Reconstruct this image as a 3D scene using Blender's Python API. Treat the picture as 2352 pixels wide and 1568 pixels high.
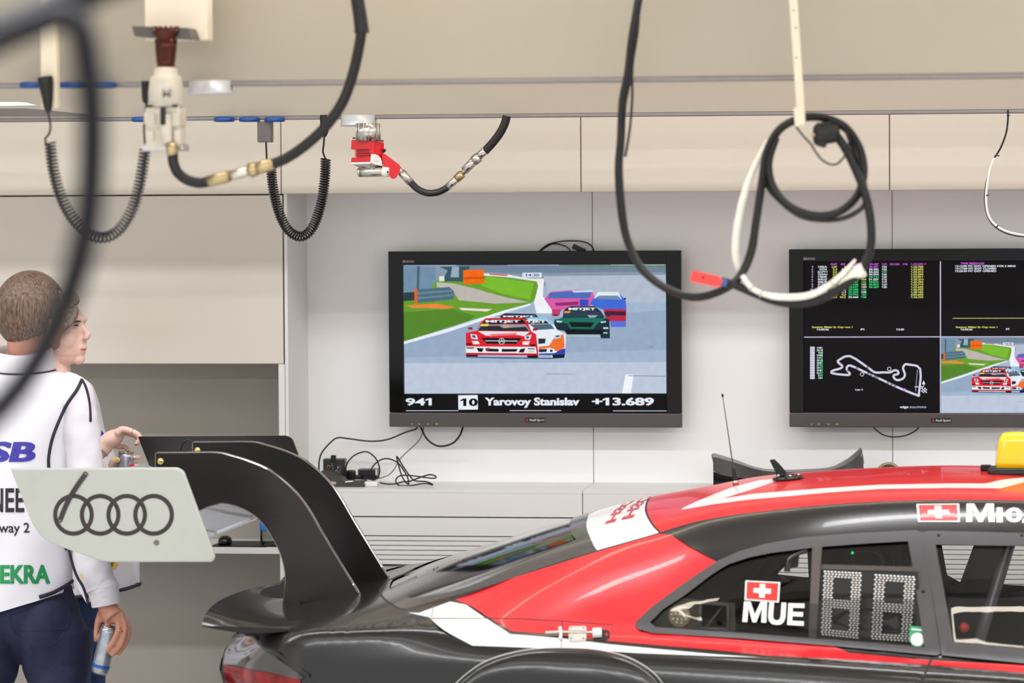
import bpy, bmesh, math, random
import numpy as np
from mathutils import Vector, Matrix
from mathutils.bvhtree import BVHTree
from mathutils.geometry import delaunay_2d_cdt
random.seed(7)
for o in list(bpy.data.objects): bpy.data.objects.remove(o)
SC = bpy.context.scene
COL = SC.collection
PI = math.pi
# ------------------------------------------------------------------ camera
FPX = 8820.0
PSI, TH, RO, CZ = math.radians(8.54), math.radians(2.3), math.radians(-.35), 1.92
RM = Matrix.Rotation(PSI, 3, 'Z') @ Matrix.Rotation(PI/2-TH, 3, 'X') @ Matrix.Rotation(RO, 3, 'Z')
CAM = Vector((0, 0, CZ))
cd = bpy.data.cameras.new('camera'); cam = bpy.data.objects.new('camera', cd); COL.objects.link(cam)
cam.location = CAM; cam.rotation_euler = RM.to_euler()
cd.sensor_width = 36; cd.lens = FPX/2352*36; cd.clip_end = 100; cd.clip_start = .1
cd.dof.use_dof = True; cd.dof.focus_distance = 11.6; cd.dof.aperture_fstop = 3.8
SC.camera = cam
# ------------------------------------------------------------------ colour management
SC.view_settings.view_transform = 'Standard'; SC.view_settings.look = 'None'
SC.view_settings.gamma = 1; SC.view_settings.use_curve_mapping = False
SC.view_settings.exposure = 0.0
# ------------------------------------------------------------------ world: grey daylight from the open pit-lane side
W = bpy.data.worlds.new('world'); SC.world = W; W.use_nodes = True
nt = W.node_tree; bg = nt.nodes['Background']
sky = nt.nodes.new('ShaderNodeTexSky'); sky.sky_type = 'HOSEK_WILKIE'; sky.turbidity = 8; sky.ground_albedo = .6
sky.sun_direction = (.3, -.3, .9)
mx = nt.nodes.new('ShaderNodeMix'); mx.data_type = 'RGBA'; mx.inputs[0].default_value = .9
nt.links.new(sky.outputs[0], mx.inputs[6]); mx.inputs[7].default_value = (.93, .97, 1, 1)
nt.links.new(mx.outputs[2], bg.inputs[0]); bg.inputs[1].default_value = 1.05
# ------------------------------------------------------------------ lamps of the garage: long tube rows under the ceiling
def area(x0, x1, y, z, wd, power, col, tilt=0):
    l = bpy.data.lights.new('tube_row', 'AREA'); l.shape = 'RECTANGLE'; l.size = x1-x0; l.size_y = wd
    l.energy = power; l.color = col
    o = bpy.data.objects.new('tube_row', l); COL.objects.link(o)
    o.location = ((x0+x1)/2, y, z); o.rotation_euler = (tilt, 0, 0)
    return o
WARM = (1, .90, .74); NEUT = (.98, .985, 1); COOL = (.93, .96, 1)
for x0_, x1_ in ((-7.0, -3.95), (-3.75, -1.6), (-1.0, 3.5)): area(x0_, x1_, 10.12, 3.12, .14, 14.6*(x1_-x0_), NEUT)
area(-2.7, -1.1, 8.82, 3.1, .15, 14, WARM)
area(-.53, 1.7, 8.23, 3.1, .12, 18, WARM)
area(-2.3, 1.0, 11.28, 3.1, .07, 9, WARM)
area(-7, 3.5, 6.2, 3.22, .14, 52, NEUT)
area(-7, 3.5, 3.6, 3.22, .14, 440, NEUT)

def lin(c):
    return tuple(((v/255)/12.92 if v/255 <= .04045 else ((v/255+.055)/1.055)**2.4) for v in c)
# ------------------------------------------------------------------ materials
MATS = {}
def mat(name, col, rough=.5, metal=0, var=.04, scale=30, bump=0, coat=0, spec=.5, emit=0, alpha=None, bscale=None, stretch=None):
    if name in MATS: return MATS[name]
    m = bpy.data.materials.new(name); m.use_nodes = True; MATS[name] = m
    n = m.node_tree.nodes; L = m.node_tree.links; b = n['Principled BSDF']
    c = lin(col)
    tc = n.new('ShaderNodeTexCoord'); mp = n.new('ShaderNodeMapping'); L.new(tc.outputs['Object'], mp.inputs[0])
    if stretch: mp.inputs['Scale'].default_value = stretch
    nz = n.new('ShaderNodeTexNoise'); nz.inputs['Scale'].default_value = scale; nz.inputs['Detail'].default_value = 4
    L.new(mp.outputs[0], nz.inputs[0])
    r = n.new('ShaderNodeValToRGB'); L.new(nz.outputs[0], r.inputs[0])
    r.color_ramp.elements[0].position = .3; r.color_ramp.elements[1].position = .7
    r.color_ramp.elements[0].color = tuple(v*(1-var) for v in c)+(1,)
    r.color_ramp.elements[1].color = tuple(min(1, v*(1+var)) for v in c)+(1,)
    L.new(r.outputs[0], b.inputs['Base Color'])
    b.inputs['Roughness'].default_value = rough; b.inputs['Metallic'].default_value = metal
    b.inputs['Specular IOR Level'].default_value = spec
    b.inputs['Coat Weight'].default_value = coat; b.inputs['Coat Roughness'].default_value = .04
    if bump:
        bp = n.new('ShaderNodeBump'); bp.inputs['Strength'].default_value = bump; bp.inputs['Distance'].default_value = .002
        nb = n.new('ShaderNodeTexNoise'); nb.inputs['Scale'].default_value = bscale or scale*4
        L.new(mp.outputs[0], nb.inputs[0]); L.new(nb.outputs[0], bp.inputs['Height']); L.new(bp.outputs[0], b.inputs['Normal'])
    if emit:
        L.new(r.outputs[0], b.inputs['Emission Color']); b.inputs['Emission Strength'].default_value = emit; b.inputs['Specular IOR Level'].default_value = .12
        b.inputs['Base Color'].default_value = (0, 0, 0, 1)
        for l in list(b.inputs['Base Color'].links): L.remove(l)
    return m
def glassmat(name, tint, refl=1.0, rough=.02, ior=1.5):
    """thin pane: see-through with a tint, mirror by Fresnel"""
    if name in MATS: return MATS[name]
    m = bpy.data.materials.new(name); m.use_nodes = True; MATS[name] = m
    n = m.node_tree.nodes; L = m.node_tree.links; n.remove(n['Principled BSDF'])
    out = n['Material Output']; tr = n.new('ShaderNodeBsdfTransparent'); gl = n.new('ShaderNodeBsdfGlossy')
    nz = n.new('ShaderNodeTexNoise'); nz.inputs['Scale'].default_value = 3
    rm = n.new('ShaderNodeMapRange'); L.new(nz.outputs[0], rm.inputs[0]); rm.inputs[3].default_value = rough; rm.inputs[4].default_value = rough*1.5
    L.new(rm.outputs[0], gl.inputs['Roughness'])
    tr.inputs[0].default_value = lin(tint)+(1,); gl.inputs[0].default_value = (refl, refl, refl, 1)
    fr = n.new('ShaderNodeFresnel'); fr.inputs[0].default_value = ior
    mix = n.new('ShaderNodeMixShader'); L.new(fr.outputs[0], mix.inputs[0]); L.new(tr.outputs[0], mix.inputs[1]); L.new(gl.outputs[0], mix.inputs[2])
    L.new(mix.outputs[0], out.inputs[0])
    return m
def carbonmat(name, c0=(17, 14, 14), c1=(48, 42, 40), freq=260., rough=.3, axis=2):
    m = bpy.data.materials.new(name); m.use_nodes = True; MATS[name] = m
    n = m.node_tree.nodes; L = m.node_tree.links; b = n['Principled BSDF']
    tc = n.new('ShaderNodeTexCoord'); wv = n.new('ShaderNodeTexWave'); wv.bands_direction = 'XYZ'[axis]
    mp = n.new('ShaderNodeMapping'); mp.inputs['Rotation'].default_value = (0, .12, 0)
    wv.inputs['Scale'].default_value = freq; wv.inputs['Distortion'].default_value = .6; wv.inputs['Detail Scale'].default_value = 4
    L.new(tc.outputs['Object'], mp.inputs[0]); L.new(mp.outputs[0], wv.inputs[0])
    r = n.new('ShaderNodeValToRGB'); L.new(wv.outputs[0], r.inputs[0])
    r.color_ramp.elements[0].color = lin(c0)+(1,); r.color_ramp.elements[1].color = lin(c1)+(1,)
    L.new(r.outputs[0], b.inputs['Base Color']); b.inputs['Roughness'].default_value = rough
    b.inputs['Coat Weight'].default_value = .1; b.inputs['Coat Roughness'].default_value = .12; b.inputs['Specular IOR Level'].default_value = .35
    return m
# ------------------------------------------------------------------ photo pixel -> point at a chosen real depth (Y)
def D(px, py): return RM @ Vector(((px-1176)/FPX, -(py-784)/FPX, -1))
def P(px, py, Y):
    d = D(px, py); return CAM + d*(Y/d.y)
def PZ(px, py, z):
    d = D(px, py); return CAM + d*((z-CZ)/d.z)
# ------------------------------------------------------------------ object helpers
def tag(o, label=None, cat=None, group=None, kind=None):
    for k, v in (('label', label), ('category', cat), ('group', group), ('kind', kind)):
        if v: o[k] = v
    return o
def thing(name, loc, label, cat, group=None):
    o = bpy.data.objects.new(name, None); COL.objects.link(o); o.location = loc; o.empty_display_size = .05
    return tag(o, label, cat, group)
def link(name, me, parent=None, label=None):
    o = bpy.data.objects.new(name, me); COL.objects.link(o)
    if parent is not None:
        o.parent = parent
        p = Vector((0, 0, 0)); q = parent
        while q is not None: p += q.location; q = q.parent
        o.location = -p      # geometry is written in world metres
    if label: o['label'] = label
    return o
class MB:
    """collects shapes (world metres), one mesh object out"""
    def __init__(s): s.v = []; s.f = []; s.m = []; s.sm = []; s.mats = []
    def mi(s, m):
        if m not in s.mats: s.mats.append(m)
        return s.mats.index(m)
    def add(s, v, f, m, smooth=False):
        b = len(s.v); s.v += [tuple(x) for x in v]; i = s.mi(m)
        for q in f: s.f.append(tuple(b+k for k in q)); s.m.append(i); s.sm.append(smooth)
        return s
    def bm(s, bm, m, smooth=False):
        bm.verts.index_update(); v = [tuple(x.co) for x in bm.verts]; f = [[x.index for x in q.verts] for q in bm.faces]
        bm.free(); return s.add(v, f, m, smooth)
    def box(s, lo, hi, m, bev=0, seg=2):
        bm = bmesh.new(); bmesh.ops.create_cube(bm, size=1)
        lo = Vector(lo); hi = Vector(hi)
        for v in bm.verts: v.co = Vector((lo[i]+(v.co[i]+.5)*(hi[i]-lo[i]) for i in range(3)))
        if bev: bmesh.ops.bevel(bm, geom=bm.edges[:], offset=bev, segments=seg, affect='EDGES', profile=.5)
        return s.bm(bm, m, False)
    def obox(s, c, ax, ay, az, sx, sy, sz, m, bev=0, seg=2):
        bm = bmesh.new(); bmesh.ops.create_cube(bm, size=1)
        for v in bm.verts: v.co = Vector((v.co.x*sx, v.co.y*sy, v.co.z*sz))
        if bev: bmesh.ops.bevel(bm, geom=bm.edges[:], offset=bev, segments=seg, affect='EDGES', profile=.5)
        ax, ay, az, c = Vector(ax).normalized(), Vector(ay).normalized(), Vector(az).normalized(), Vector(c)
        for v in bm.verts: v.co = c+ax*v.co.x+ay*v.co.y+az*v.co.z
        return s.bm(bm, m, False)
    def tube(s, pts, r, m, n=10, sub=6, cap=True, smooth=True):
        """swept round tube; r a number or one per point"""
        pts = [Vector(p) for p in pts]; rs = list(r) if hasattr(r, '__len__') else [r]*len(pts)
        if sub > 1 and len(pts) > 2: pts, rs = crom(pts, rs, sub)
        t0 = (pts[1]-pts[0]).normalized(); u = t0.orthogonal().normalized(); rings = []
        for i, p in enumerate(pts):
            t = (pts[min(i+1, len(pts)-1)]-pts[max(i-1, 0)]).normalized()
            u = (u-t*u.dot(t)); u = u.normalized() if u.length > 1e-6 else t.orthogonal().normalized()
            w = t.cross(u); rings.append([p+(u*math.cos(a)+w*math.sin(a))*rs[i] for a in (2*PI*k/n for k in range(n))])
        return s.loft(rings, m, True, cap, smooth)
    def loft(s, rings, m, closed=True, cap=True, smooth=True):
        n = len(rings[0]); v = [p for r in rings for p in r]; f = []
        for i in range(len(rings)-1):
            for k in range(n if closed else n-1):
                a = i*n+k; b = i*n+(k+1) % n; f.append((a, b, b+n, a+n))
        if cap and closed: f.append(tuple(range(n-1, -1, -1))); f.append(tuple((len(rings)-1)*n+k for k in range(n)))
        return s.add(v, f, m, smooth)
    def lathe(s, c, axis, prof, m, n=24, smooth=True):
        """prof: (radius, height along axis)"""
        c = Vector(c); a = Vector(axis).normalized(); u = a.orthogonal().normalized(); w = a.cross(u)
        rings = [[c+a*h+(u*math.cos(t)+w*math.sin(t))*max(r, 1e-5) for t in (2*PI*k/n for k in range(n))] for r, h in prof]
        return s.loft(rings, m, True, True, smooth)
    def prism(s, front, back, m, msides=None, mback=None):
        """front / back: matching outlines (3-D points)"""
        n = len(front); v = list(front)+list(back)
        s.add(front, [tuple(range(n))], m); s.add(back, [tuple(range(n-1, -1, -1))], mback or m)
        s.add(v, [(i, i+n, (i+1) % n+n, (i+1) % n) for i in range(n)], msides or m)
        return s
    def ball(s, c, r, m, sc=(1, 1, 1), u=16, v=10):
        bm = bmesh.new(); bmesh.ops.create_uvsphere(bm, u_segments=u, v_segments=v, radius=1)
        c = Vector(c)
        for x in bm.verts: x.co = c+Vector((x.co.x*r*sc[0], x.co.y*r*sc[1], x.co.z*r*sc[2]))
        return s.bm(bm, m, True)
    def mesh(s, name):
        me = bpy.data.meshes.new(name); me.from_pydata(s.v, [], s.f)
        for m in s.mats: me.materials.append(m)
        me.polygons.foreach_set('material_index', s.m); me.polygons.foreach_set('use_smooth', s.sm); me.update()
        return me
    def build(s, name, parent=None, label=None): return link(name, s.mesh(name), parent, label)
def based(o, at=None):
    """move a one-mesh thing's origin to the base of its mesh"""
    vs = np.array([v.co[:] for v in o.data.vertices]); c = Vector((vs[:, 0].mean(), vs[:, 1].mean(), vs[:, 2].min())) if at is None else Vector(at)
    o.data.transform(Matrix.Translation(-c)); o.location = c; return o
def crom(pts, rs, sub):
    out = []; ro = []
    for i in range(len(pts)-1):
        p0, p1, p2, p3 = pts[max(i-1, 0)], pts[i], pts[i+1], pts[min(i+2, len(pts)-1)]
        for k in range(sub):
            t = k/sub; out.append(.5*((2*p1)+(p2-p0)*t+(2*p0-5*p1+4*p2-p3)*t*t+(3*p1-p0-3*p2+p3)*t**3)); ro.append(rs[i]*(1-t)+rs[i+1]*t)
    out.append(pts[-1]); ro.append(rs[-1]); return out, ro
def pathpx(lst, Y):
    """(px, py[, Y]) list -> 3-D points"""
    return [P(q[0], q[1], q[2] if len(q) > 2 else Y) for q in lst]
def smooth2(pts, sub=6, closed=False):
    pts = [Vector(p) for p in pts]
    if closed: pts = [pts[-1]]+pts+[pts[0], pts[1]]
    o, _ = crom(pts, [0]*len(pts), sub)
    if closed: o = o[sub:-sub-1]
    return o
def roundpoly(pts, r, seg=4):
    """round the corners of a 2-D polygon by r (one number or one per corner)"""
    out = []; n = len(pts)
    for i in range(n):
        p = Vector(pts[i][:2]); a = Vector(pts[i-1][:2])-p; b = Vector(pts[(i+1) % n][:2])-p
        ri = r[i] if hasattr(r, '__len__') else r
        ri = min(ri, a.length*.45, b.length*.45)
        if ri <= 0: out.append(p); continue
        A = p+a.normalized()*ri; B = p+b.normalized()*ri
        for k in range(seg+1):
            t = k/seg; out.append(A*(1-t)**2+p*2*t*(1-t)+B*t*t)
    return out
def ccw(p):
    a = sum(p[i-1][0]*p[i][1]-p[i][0]*p[i-1][1] for i in range(len(p)))
    return list(p) if a > 0 else list(p)[::-1]
def inside(p, poly):
    x, y = p[0], p[1]; c = False; j = len(poly)-1
    for i in range(len(poly)):
        if (poly[i][1] > y) != (poly[j][1] > y) and x < (poly[j][0]-poly[i][0])*(y-poly[i][1])/(poly[j][1]-poly[i][1])+poly[i][0]: c = not c
        j = i
    return c
def cdt(outer, regions=(), holes=(), grid=None, eps=1e-6, extra=()):
    """outer: polygon; regions: [(polygon, index)], later wins; returns verts2d, faces, index per face"""
    vs, fs, kind = [], [], []
    def push(poly, k):
        poly = ccw(poly); b = len(vs); vs.extend(Vector((float(p[0]), float(p[1]))) for p in poly); fs.append(list(range(b, b+len(poly)))); kind.append(k)
    push(outer, ('o', 0))
    for p, i in regions: push(p, ('r', i))
    for h in holes: push(h, ('h', 0))
    if grid:
        xs = [p[0] for p in outer]; ys = [p[1] for p in outer]
        gx, gy = (grid, grid) if not hasattr(grid, '__len__') else grid
        x = min(xs)+gx*.5; row = 0
        while x < max(xs):
            y = min(ys)+gy*(.25+.5*(row % 2))
            while y < max(ys):
                if inside((x, y), outer): vs.append(Vector((x, y)))
                y += gy
            x += gx; row += 1
    vs.extend(Vector(p) for p in extra)
    v, e, f, ov, oe, of = delaunay_2d_cdt(vs, [], fs, 0, eps)
    F, M = [], []
    for q, o in zip(f, of):
        if 0 not in o: continue
        ks = [kind[k] for k in sorted(o)]
        if any(k[0] == 'h' for k in ks): continue
        r = [k[1] for k in ks if k[0] == 'r']
        F.append(tuple(q)); M.append(r[-1] if r else 0)
    return v, F, M
# ------------------------------------------------------------------ lettering
_tc = {}
def glyphs(txt, bold=0.0, shear=0.0, res=3):
    fat = max(0, bold-.028); bold = min(bold, .028); k = (txt, bold, fat, shear, res)
    if k in _tc: return _tc[k]
    c = bpy.data.curves.new('lettering', 'FONT'); c.body = txt; c.size = 1; c.offset = bold; c.shear = shear; c.resolution_u = res; c.fill_mode = 'FRONT'
    o = bpy.data.objects.new('lettering', c); COL.objects.link(o)
    dg = bpy.context.evaluated_depsgraph_get(); me = o.evaluated_get(dg).to_mesh()
    v = [(p.co.x, p.co.y) for p in me.vertices]; f = [tuple(q.vertices) for q in me.polygons]
    bpy.data.objects.remove(o); bpy.data.curves.remove(c)
    if fat:
        b = len(v); n0 = list(v); f0 = list(f); v = []; f = []
        for dx in (-fat, 0, fat): f += [tuple(len(v)+k_ for k_ in q) for q in f0]; v += [(p[0]+dx, p[1]) for p in n0]
    if '1' in txt and not any(ch in txt for ch in 'Iil|'):      # give the plain bar of the numeral its flag
        par = list(range(len(v)))
        def root(i):
            while par[i] != i: i = par[i]
            return i
        for q in f:
            for j in q[1:]: par[root(j)] = root(q[0])
        isl = {}
        for i in range(len(v)): isl.setdefault(root(i), []).append(v[i])
        for pts in isl.values():
            xs = [p[0] for p in pts]; ys = [p[1] for p in pts]; w, h = max(xs)-min(xs), max(ys)-min(ys)
            if h > .45 and h/max(w, 1e-6) > 2.6 and all(min(abs(p[0]-min(xs)), abs(p[0]-max(xs))) < w*.08 for p in pts):
                b = len(v); x0, y1 = min(xs), max(ys); v += [(x0+w*.1, y1), (x0-w*1.1, y1-w*1.0), (x0-w*1.1, y1-w*1.75), (x0+w*.1, y1-w*1.05)]; f.append((b, b+1, b+2, b+3))
    _tc[k] = (v, f); return v, f
def text_in(txt, box, bold=0, shear=0, keep=None, ext=None):
    """text stretched to a 2-D box (x0,y0,x1,y1), y downwards like pixels; keep: em height instead of ink height"""
    v, f = glyphs(txt, bold, shear)
    if not v: return [], []
    xs = [p[0] for p in v]; ys = [p[1] for p in v]; a, b, c, d = min(xs), max(xs), min(ys), max(ys)
    if keep: c, d = keep
    x0, y0, x1, y1 = box
    return [(x0+(p[0]-a)/(b-a)*(x1-x0), y1-(p[1]-c)/(d-c)*(y1-y0)) for p in v], f
# =================================================================== THE GARAGE
YB, YF = 12.556, 12.23         # back of the niche; front plane of the cabinets
m_cab = mat('cream_laminate', (217, 209, 195), .32, var=.012, scale=2)
m_cabw = mat('white_laminate', (226, 225, 223), .34, var=.012, scale=2)
m_wall = mat('white_wall_panel', (249, 249, 250), .30, var=.012, scale=1.5)
m_gap = mat('dark_gap', (38, 36, 36), .8)
m_gapl = mat('grey_gap', (132, 126, 120), .8)
m_beam = mat('beige_gantry_panel', (158, 149, 134), .45, var=.02, scale=2)
m_trim = mat('grey_aluminium_trim', (128, 122, 122), .4, metal=.35, var=.04)
m_floor = mat('pale_floor_tiles', (222, 220, 216), .3, var=.05, scale=6)
m_ceil = mat('ceiling_white', (236, 234, 230), .7, var=.02)
m_black = mat('black_plastic', (17, 16, 17), .35, var=.08, spec=.4)
m_blackg = mat('black_gloss_plastic', (10, 9, 11), .09, var=.05)
m_rub = mat('black_rubber', (20, 18, 18), .42, var=.1, scale=60, spec=.35)
m_rubg = mat('black_rubber_shiny', (20, 19, 19), .25, var=.1, scale=60)
m_white = mat('white_plastic', (228, 226, 222), .4, var=.02)
m_steel = mat('bright_steel', (196, 192, 184), .22, metal=1, var=.05)
m_alu = mat('brushed_aluminium', (188, 184, 178), .34, metal=.9, var=.05, scale=80, stretch=(1, 8, 1))
m_blue = mat('blue_socket_plastic', (14, 68, 134), .4, var=.05)
m_grey = mat('mid_grey_plastic', (92, 88, 86), .5, var=.05)

def struct(mb, name): return tag(mb.build(name), kind='structure')
X0, X1 = -8.5, 4.5
struct(MB().box((X0, -1, -.1), (X1, YB+.2, 0), m_floor), 'floor')
struct(MB().box((X0, 2.5, 3.4), (X1, YB+.2, 3.5), m_ceil), 'ceiling')
struct(MB().box((X0-.1, 2.5, -.1), (X0, YB+.2, 3.5), m_cabw), 'wall_left')
struct(MB().box((X1, 2.5, -.1), (X1+.1, YB+.2, 3.5), m_cabw), 'wall_right')
# back wall of the niche with two panel joints
w = MB(); xs = [X0, P(1362, 800, YB).x, P(2049, 500, YB).x, X1]; g = .0012
for i in range(3): w.box((xs[i]+g, YB, -.1), (xs[i+1]-g, YB+.12, 3.5), m_wall)
w.box((X0, YB+.02, -.1), (X1, YB+.14, 3.5), m_gapl)
struct(w, 'wall_back')
XN0 = P(652, 700, YF).x        # where the left cupboards end and the niche with the screens starts
# ------------------------------------------------------------------- overhead cabinets
zb, zt = P(1335, 441, YF).z, 2.62
seams = [X0+2.2, P(645, 350, YF).x, P(1334, 350, YF).x, P(2043, 350, YF).x, P(2043, 350, YF).x+1.02]
labs = ['cream overhead cabinet at the far left above the tall cupboard door', 'cream overhead cabinet above the left wall screen, behind the red wheel gun',
        'cream overhead cabinet behind the black coiled cable and the flat hanging strap', 'cream overhead cabinet at the right edge, behind the thin white cable']
for i in range(4):
    a, b = seams[i]+.001, seams[i+1]-.001
    t = thing('overhead_cabinet', ((a+b)/2, YF+.16, zb), labs[i], 'cabinet', 'overhead cabinets along the back wall')
    MB().box((a, YF+.02, zb), (b, YB-.002, zt), m_cab).build('cabinet_body', t)
    MB().box((a+.0005, YF, zb), (b-.0005, YF+.018, zt), m_cab, .0015, 1).build('door', t)
# ------------------------------------------------------------------- left cupboards (tall door, open niche, shelf)
xl = seams[0]; xr = XN0; zc0, zc1 = P(300, 835, YF).z, zb-.0045
t = thing('wall_cupboard', ((xl+xr)/2, YF+.16, zc0), 'tall glossy cream cupboard door left of the screens, behind the two people', 'cupboard')
m_cabg = mat('cream_gloss_laminate', (217, 209, 199), .22, var=.012, scale=2)
MB().box((xl, YF+.02, zc0), (xr-.02, YB-.002, zc1-.002), m_cab).build('cupboard_body', t)
MB().box((xl, YF, zc0), (xr-.003, YF+.018, zc1), m_cabg, .0015, 1).build('door', t)
xp = P(641, 1000, YF).x
MB().box((xl, YF+.012, zc1-.001), (xr-.003, YF+.019, zb-.0005), m_gap).build('shadow_gap', t)
t = thing('niche_unit', ((xl+xp)/2, YF+.3, 0), 'grey open niche unit with a white shelf behind the rear wing', 'shelf unit')
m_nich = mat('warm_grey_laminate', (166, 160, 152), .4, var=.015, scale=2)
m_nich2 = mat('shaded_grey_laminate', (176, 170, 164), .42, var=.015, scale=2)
zs1, zs0 = P(560, 1257, YF).z, P(560, 1271.5, YF).z
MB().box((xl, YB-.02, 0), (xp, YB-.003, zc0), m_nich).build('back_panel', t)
MB().box((xp, YF, 0), (xp+.020, YB, zc0-.001), m_cabw).build('side_panel', t)
MB().box((xl, YF, zs0), (xp, YB, zs1), m_cabw, .001, 1).build('shelf', t)
# cream upright that closes the niche of the screens on the left
w = MB(); w.box((xp+.021, YF+.004, 0), (XN0+.012, YB, zb), m_cabw); struct(w, 'trim_1')
# ------------------------------------------------------------------- base cabinets right of it
ztop = P(1338, 1125, YF).z
xa = XN0+.014; xm = P(1338, 1150, YF).x; xe = seams[4]
zd1, zd2 = P(1200, 1189, YF).z, P(1200, 1233, YF).z
wt = MB(); wt.box((xa, YF, ztop-.012), (xm-.0008, YB, ztop), m_cabw); wt.box((xm+.0008, YF, ztop-.012), (xe, YB, ztop), m_cabw); wt.box((xm-.01, YF+.004, ztop-.0122), (xm+.01, YB-.002, ztop-.0119), m_gapl)
tag(based(wt.build('worktop')), 'long white worktop under the two wall screens, mitred at the joint', 'worktop')
for i, (a, b, lab) in enumerate(((xa, xm, 'white base cabinet with louvred shutter below the left screen'), (xm, xe, 'white base cabinet with louvred shutter seen through the car windows'))):
    t = thing('base_cabinet', ((a+b)/2, YF+.16, 0), lab, 'cabinet', 'base cabinets under the worktop')
    c = MB(); c.box((a, YF+.03, 0), (b, YB-.002, ztop-.0205), m_cabw); c.box((a, YF+.021, .3), (b, YF+.0295, ztop-.0205), m_gap); c.box((a, YF+.0125, .25), (b, YF+.0205, zd2-.003), m_gapl); c.build('cabinet_body', t)
    MB().box((a+.0012, YF, zd1+.0022), (b-.0012, YF+.02, ztop-.0124), m_cabw, .001, 1).build('drawer_front', t)
    MB().box((a+.0012, YF, zd2+.0018), (b-.0012, YF+.02, zd1-.0016), m_cabw, .001, 1).build('fascia', t)
    s = MB(); z = zd2-.0012; h = .01545
    while z > .25:
        s.box((a+.0012, YF+.001, z-h+.0022), (b-.0012, YF+.012, z), m_cabw, .0012, 1)
        z -= h
    s.build('louvre_shutter', t)
# ------------------------------------------------------------------- the two gantry beams over the car
def beam(Y, py, name, lab, top, depth, x0=-5.2, x1=1.2, m=None):
    a = P(0, py, Y); z = P(1176, py, Y).z
    t = thing(name, ((x0+x1)/2, Y, z), lab, 'beam', 'gantry beams over the car')
    MB().box((x0, Y, z+.012), (x1, Y+depth, top), m or m_beam).build('panel', t)
    q = MB(); q.box((x0, Y-.004, z), (x1, Y+depth, z+.011), m_trim, .002, 1); q.build('edge_trim', t)
    for hx_ in (x0+.4, (x0+x1)/2, x1-.4): MB().tube([(hx_, Y+depth/2, top-.001), (hx_, Y+depth/2, 3.399)], .012, m_trim, 10, 1).build('hanger_rod', t)
    return z
ZB1 = beam(9.1, 191, 'gantry_beam', 'wide beige overhead beam nearest the camera with a grey edge trim', 2.42, .06)
ZB2 = beam(11.55, 270, 'gantry_beam', 'beige overhead beam farther back, just in front of the overhead cabinets', CZ+(ZB1-CZ)*11.6/9.1+.035, .06)
# faint vertical joint in the near beam
# ------------------------------------------------------------------- wall screens
# =================================================================== THE TWO WALL SCREENS
YT = 12.47
m_bez = mat('screen_bezel_gloss', (8, 6, 8), .1, var=.05, spec=.3)
m_bar = mat('screen_bottom_bar', (84, 78, 78), .38, metal=.3, var=.05, scale=60, stretch=(1, 1, 12))
def em(c, s=1.0): return mat('lit_%d_%d_%d' % tuple(c), c, emit=s, var=.05, scale=40)
class Pic:
    """a lit picture: flat colour areas in one plane, lettering a hair in front"""
    def __init__(s, f): s.f = f; s.mb = MB()
    def base(s, outer, base, regs):
        v, F, M = cdt([s.f(*p) for p in outer], [([s.f(*q) for q in r], i+1) for i, (r, c) in enumerate(regs)])
        cols = [base]+[c for r, c in regs]
        pts = [P(p.x, p.y, YT) for p in v]
        for q, i in zip(F, M):
            a, b, c = (pts[k] for k in q[:3])
            if (b-a).cross(c-a).y > 0: q = q[::-1]
            s.mb.add([pts[k] for k in q], [tuple(range(len(q)))], em(cols[i]))
        return s
    def flat(s, v, F, col, lift=.0006):
        pts = [P(*s.f(*p), YT-lift) for p in v]; s.mb.add(pts, F, em(col))
    def poly(s, p, col, lift=.0005): s.flat(p, [tuple(range(len(p)))], col, lift)
    def text(s, t, box, col, bold=.02, shear=0):
        v, f = text_in(t, box, bold, shear); s.flat(v, f, col)
    def stroke(s, pts, w, col, lift=.0006, closed=False):
        q = [Vector(p) for p in pts]; n = len(q); L, R = [], []
        for i in range(n):
            a = q[i-1] if (i or closed) else q[i]; b = q[(i+1) % n] if (i < n-1 or closed) else q[i]
            d = (b-a).normalized(); nn = Vector((-d.y, d.x))*w/2; L.append(q[i]+nn); R.append(q[i]-nn)
        m = n if closed else n-1
        s.flat(L+R, [(i, (i+1) % n, n+(i+1) % n, n+i) for i in range(m)], col, lift)
    def ring(s, c, r, w, col): s.stroke([(c[0]+r*math.cos(a), c[1]+r*math.sin(a)) for a in (2*PI*k/20 for k in range(20))], w, col, .0008, True)
WHT = (232, 238, 250)
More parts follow.
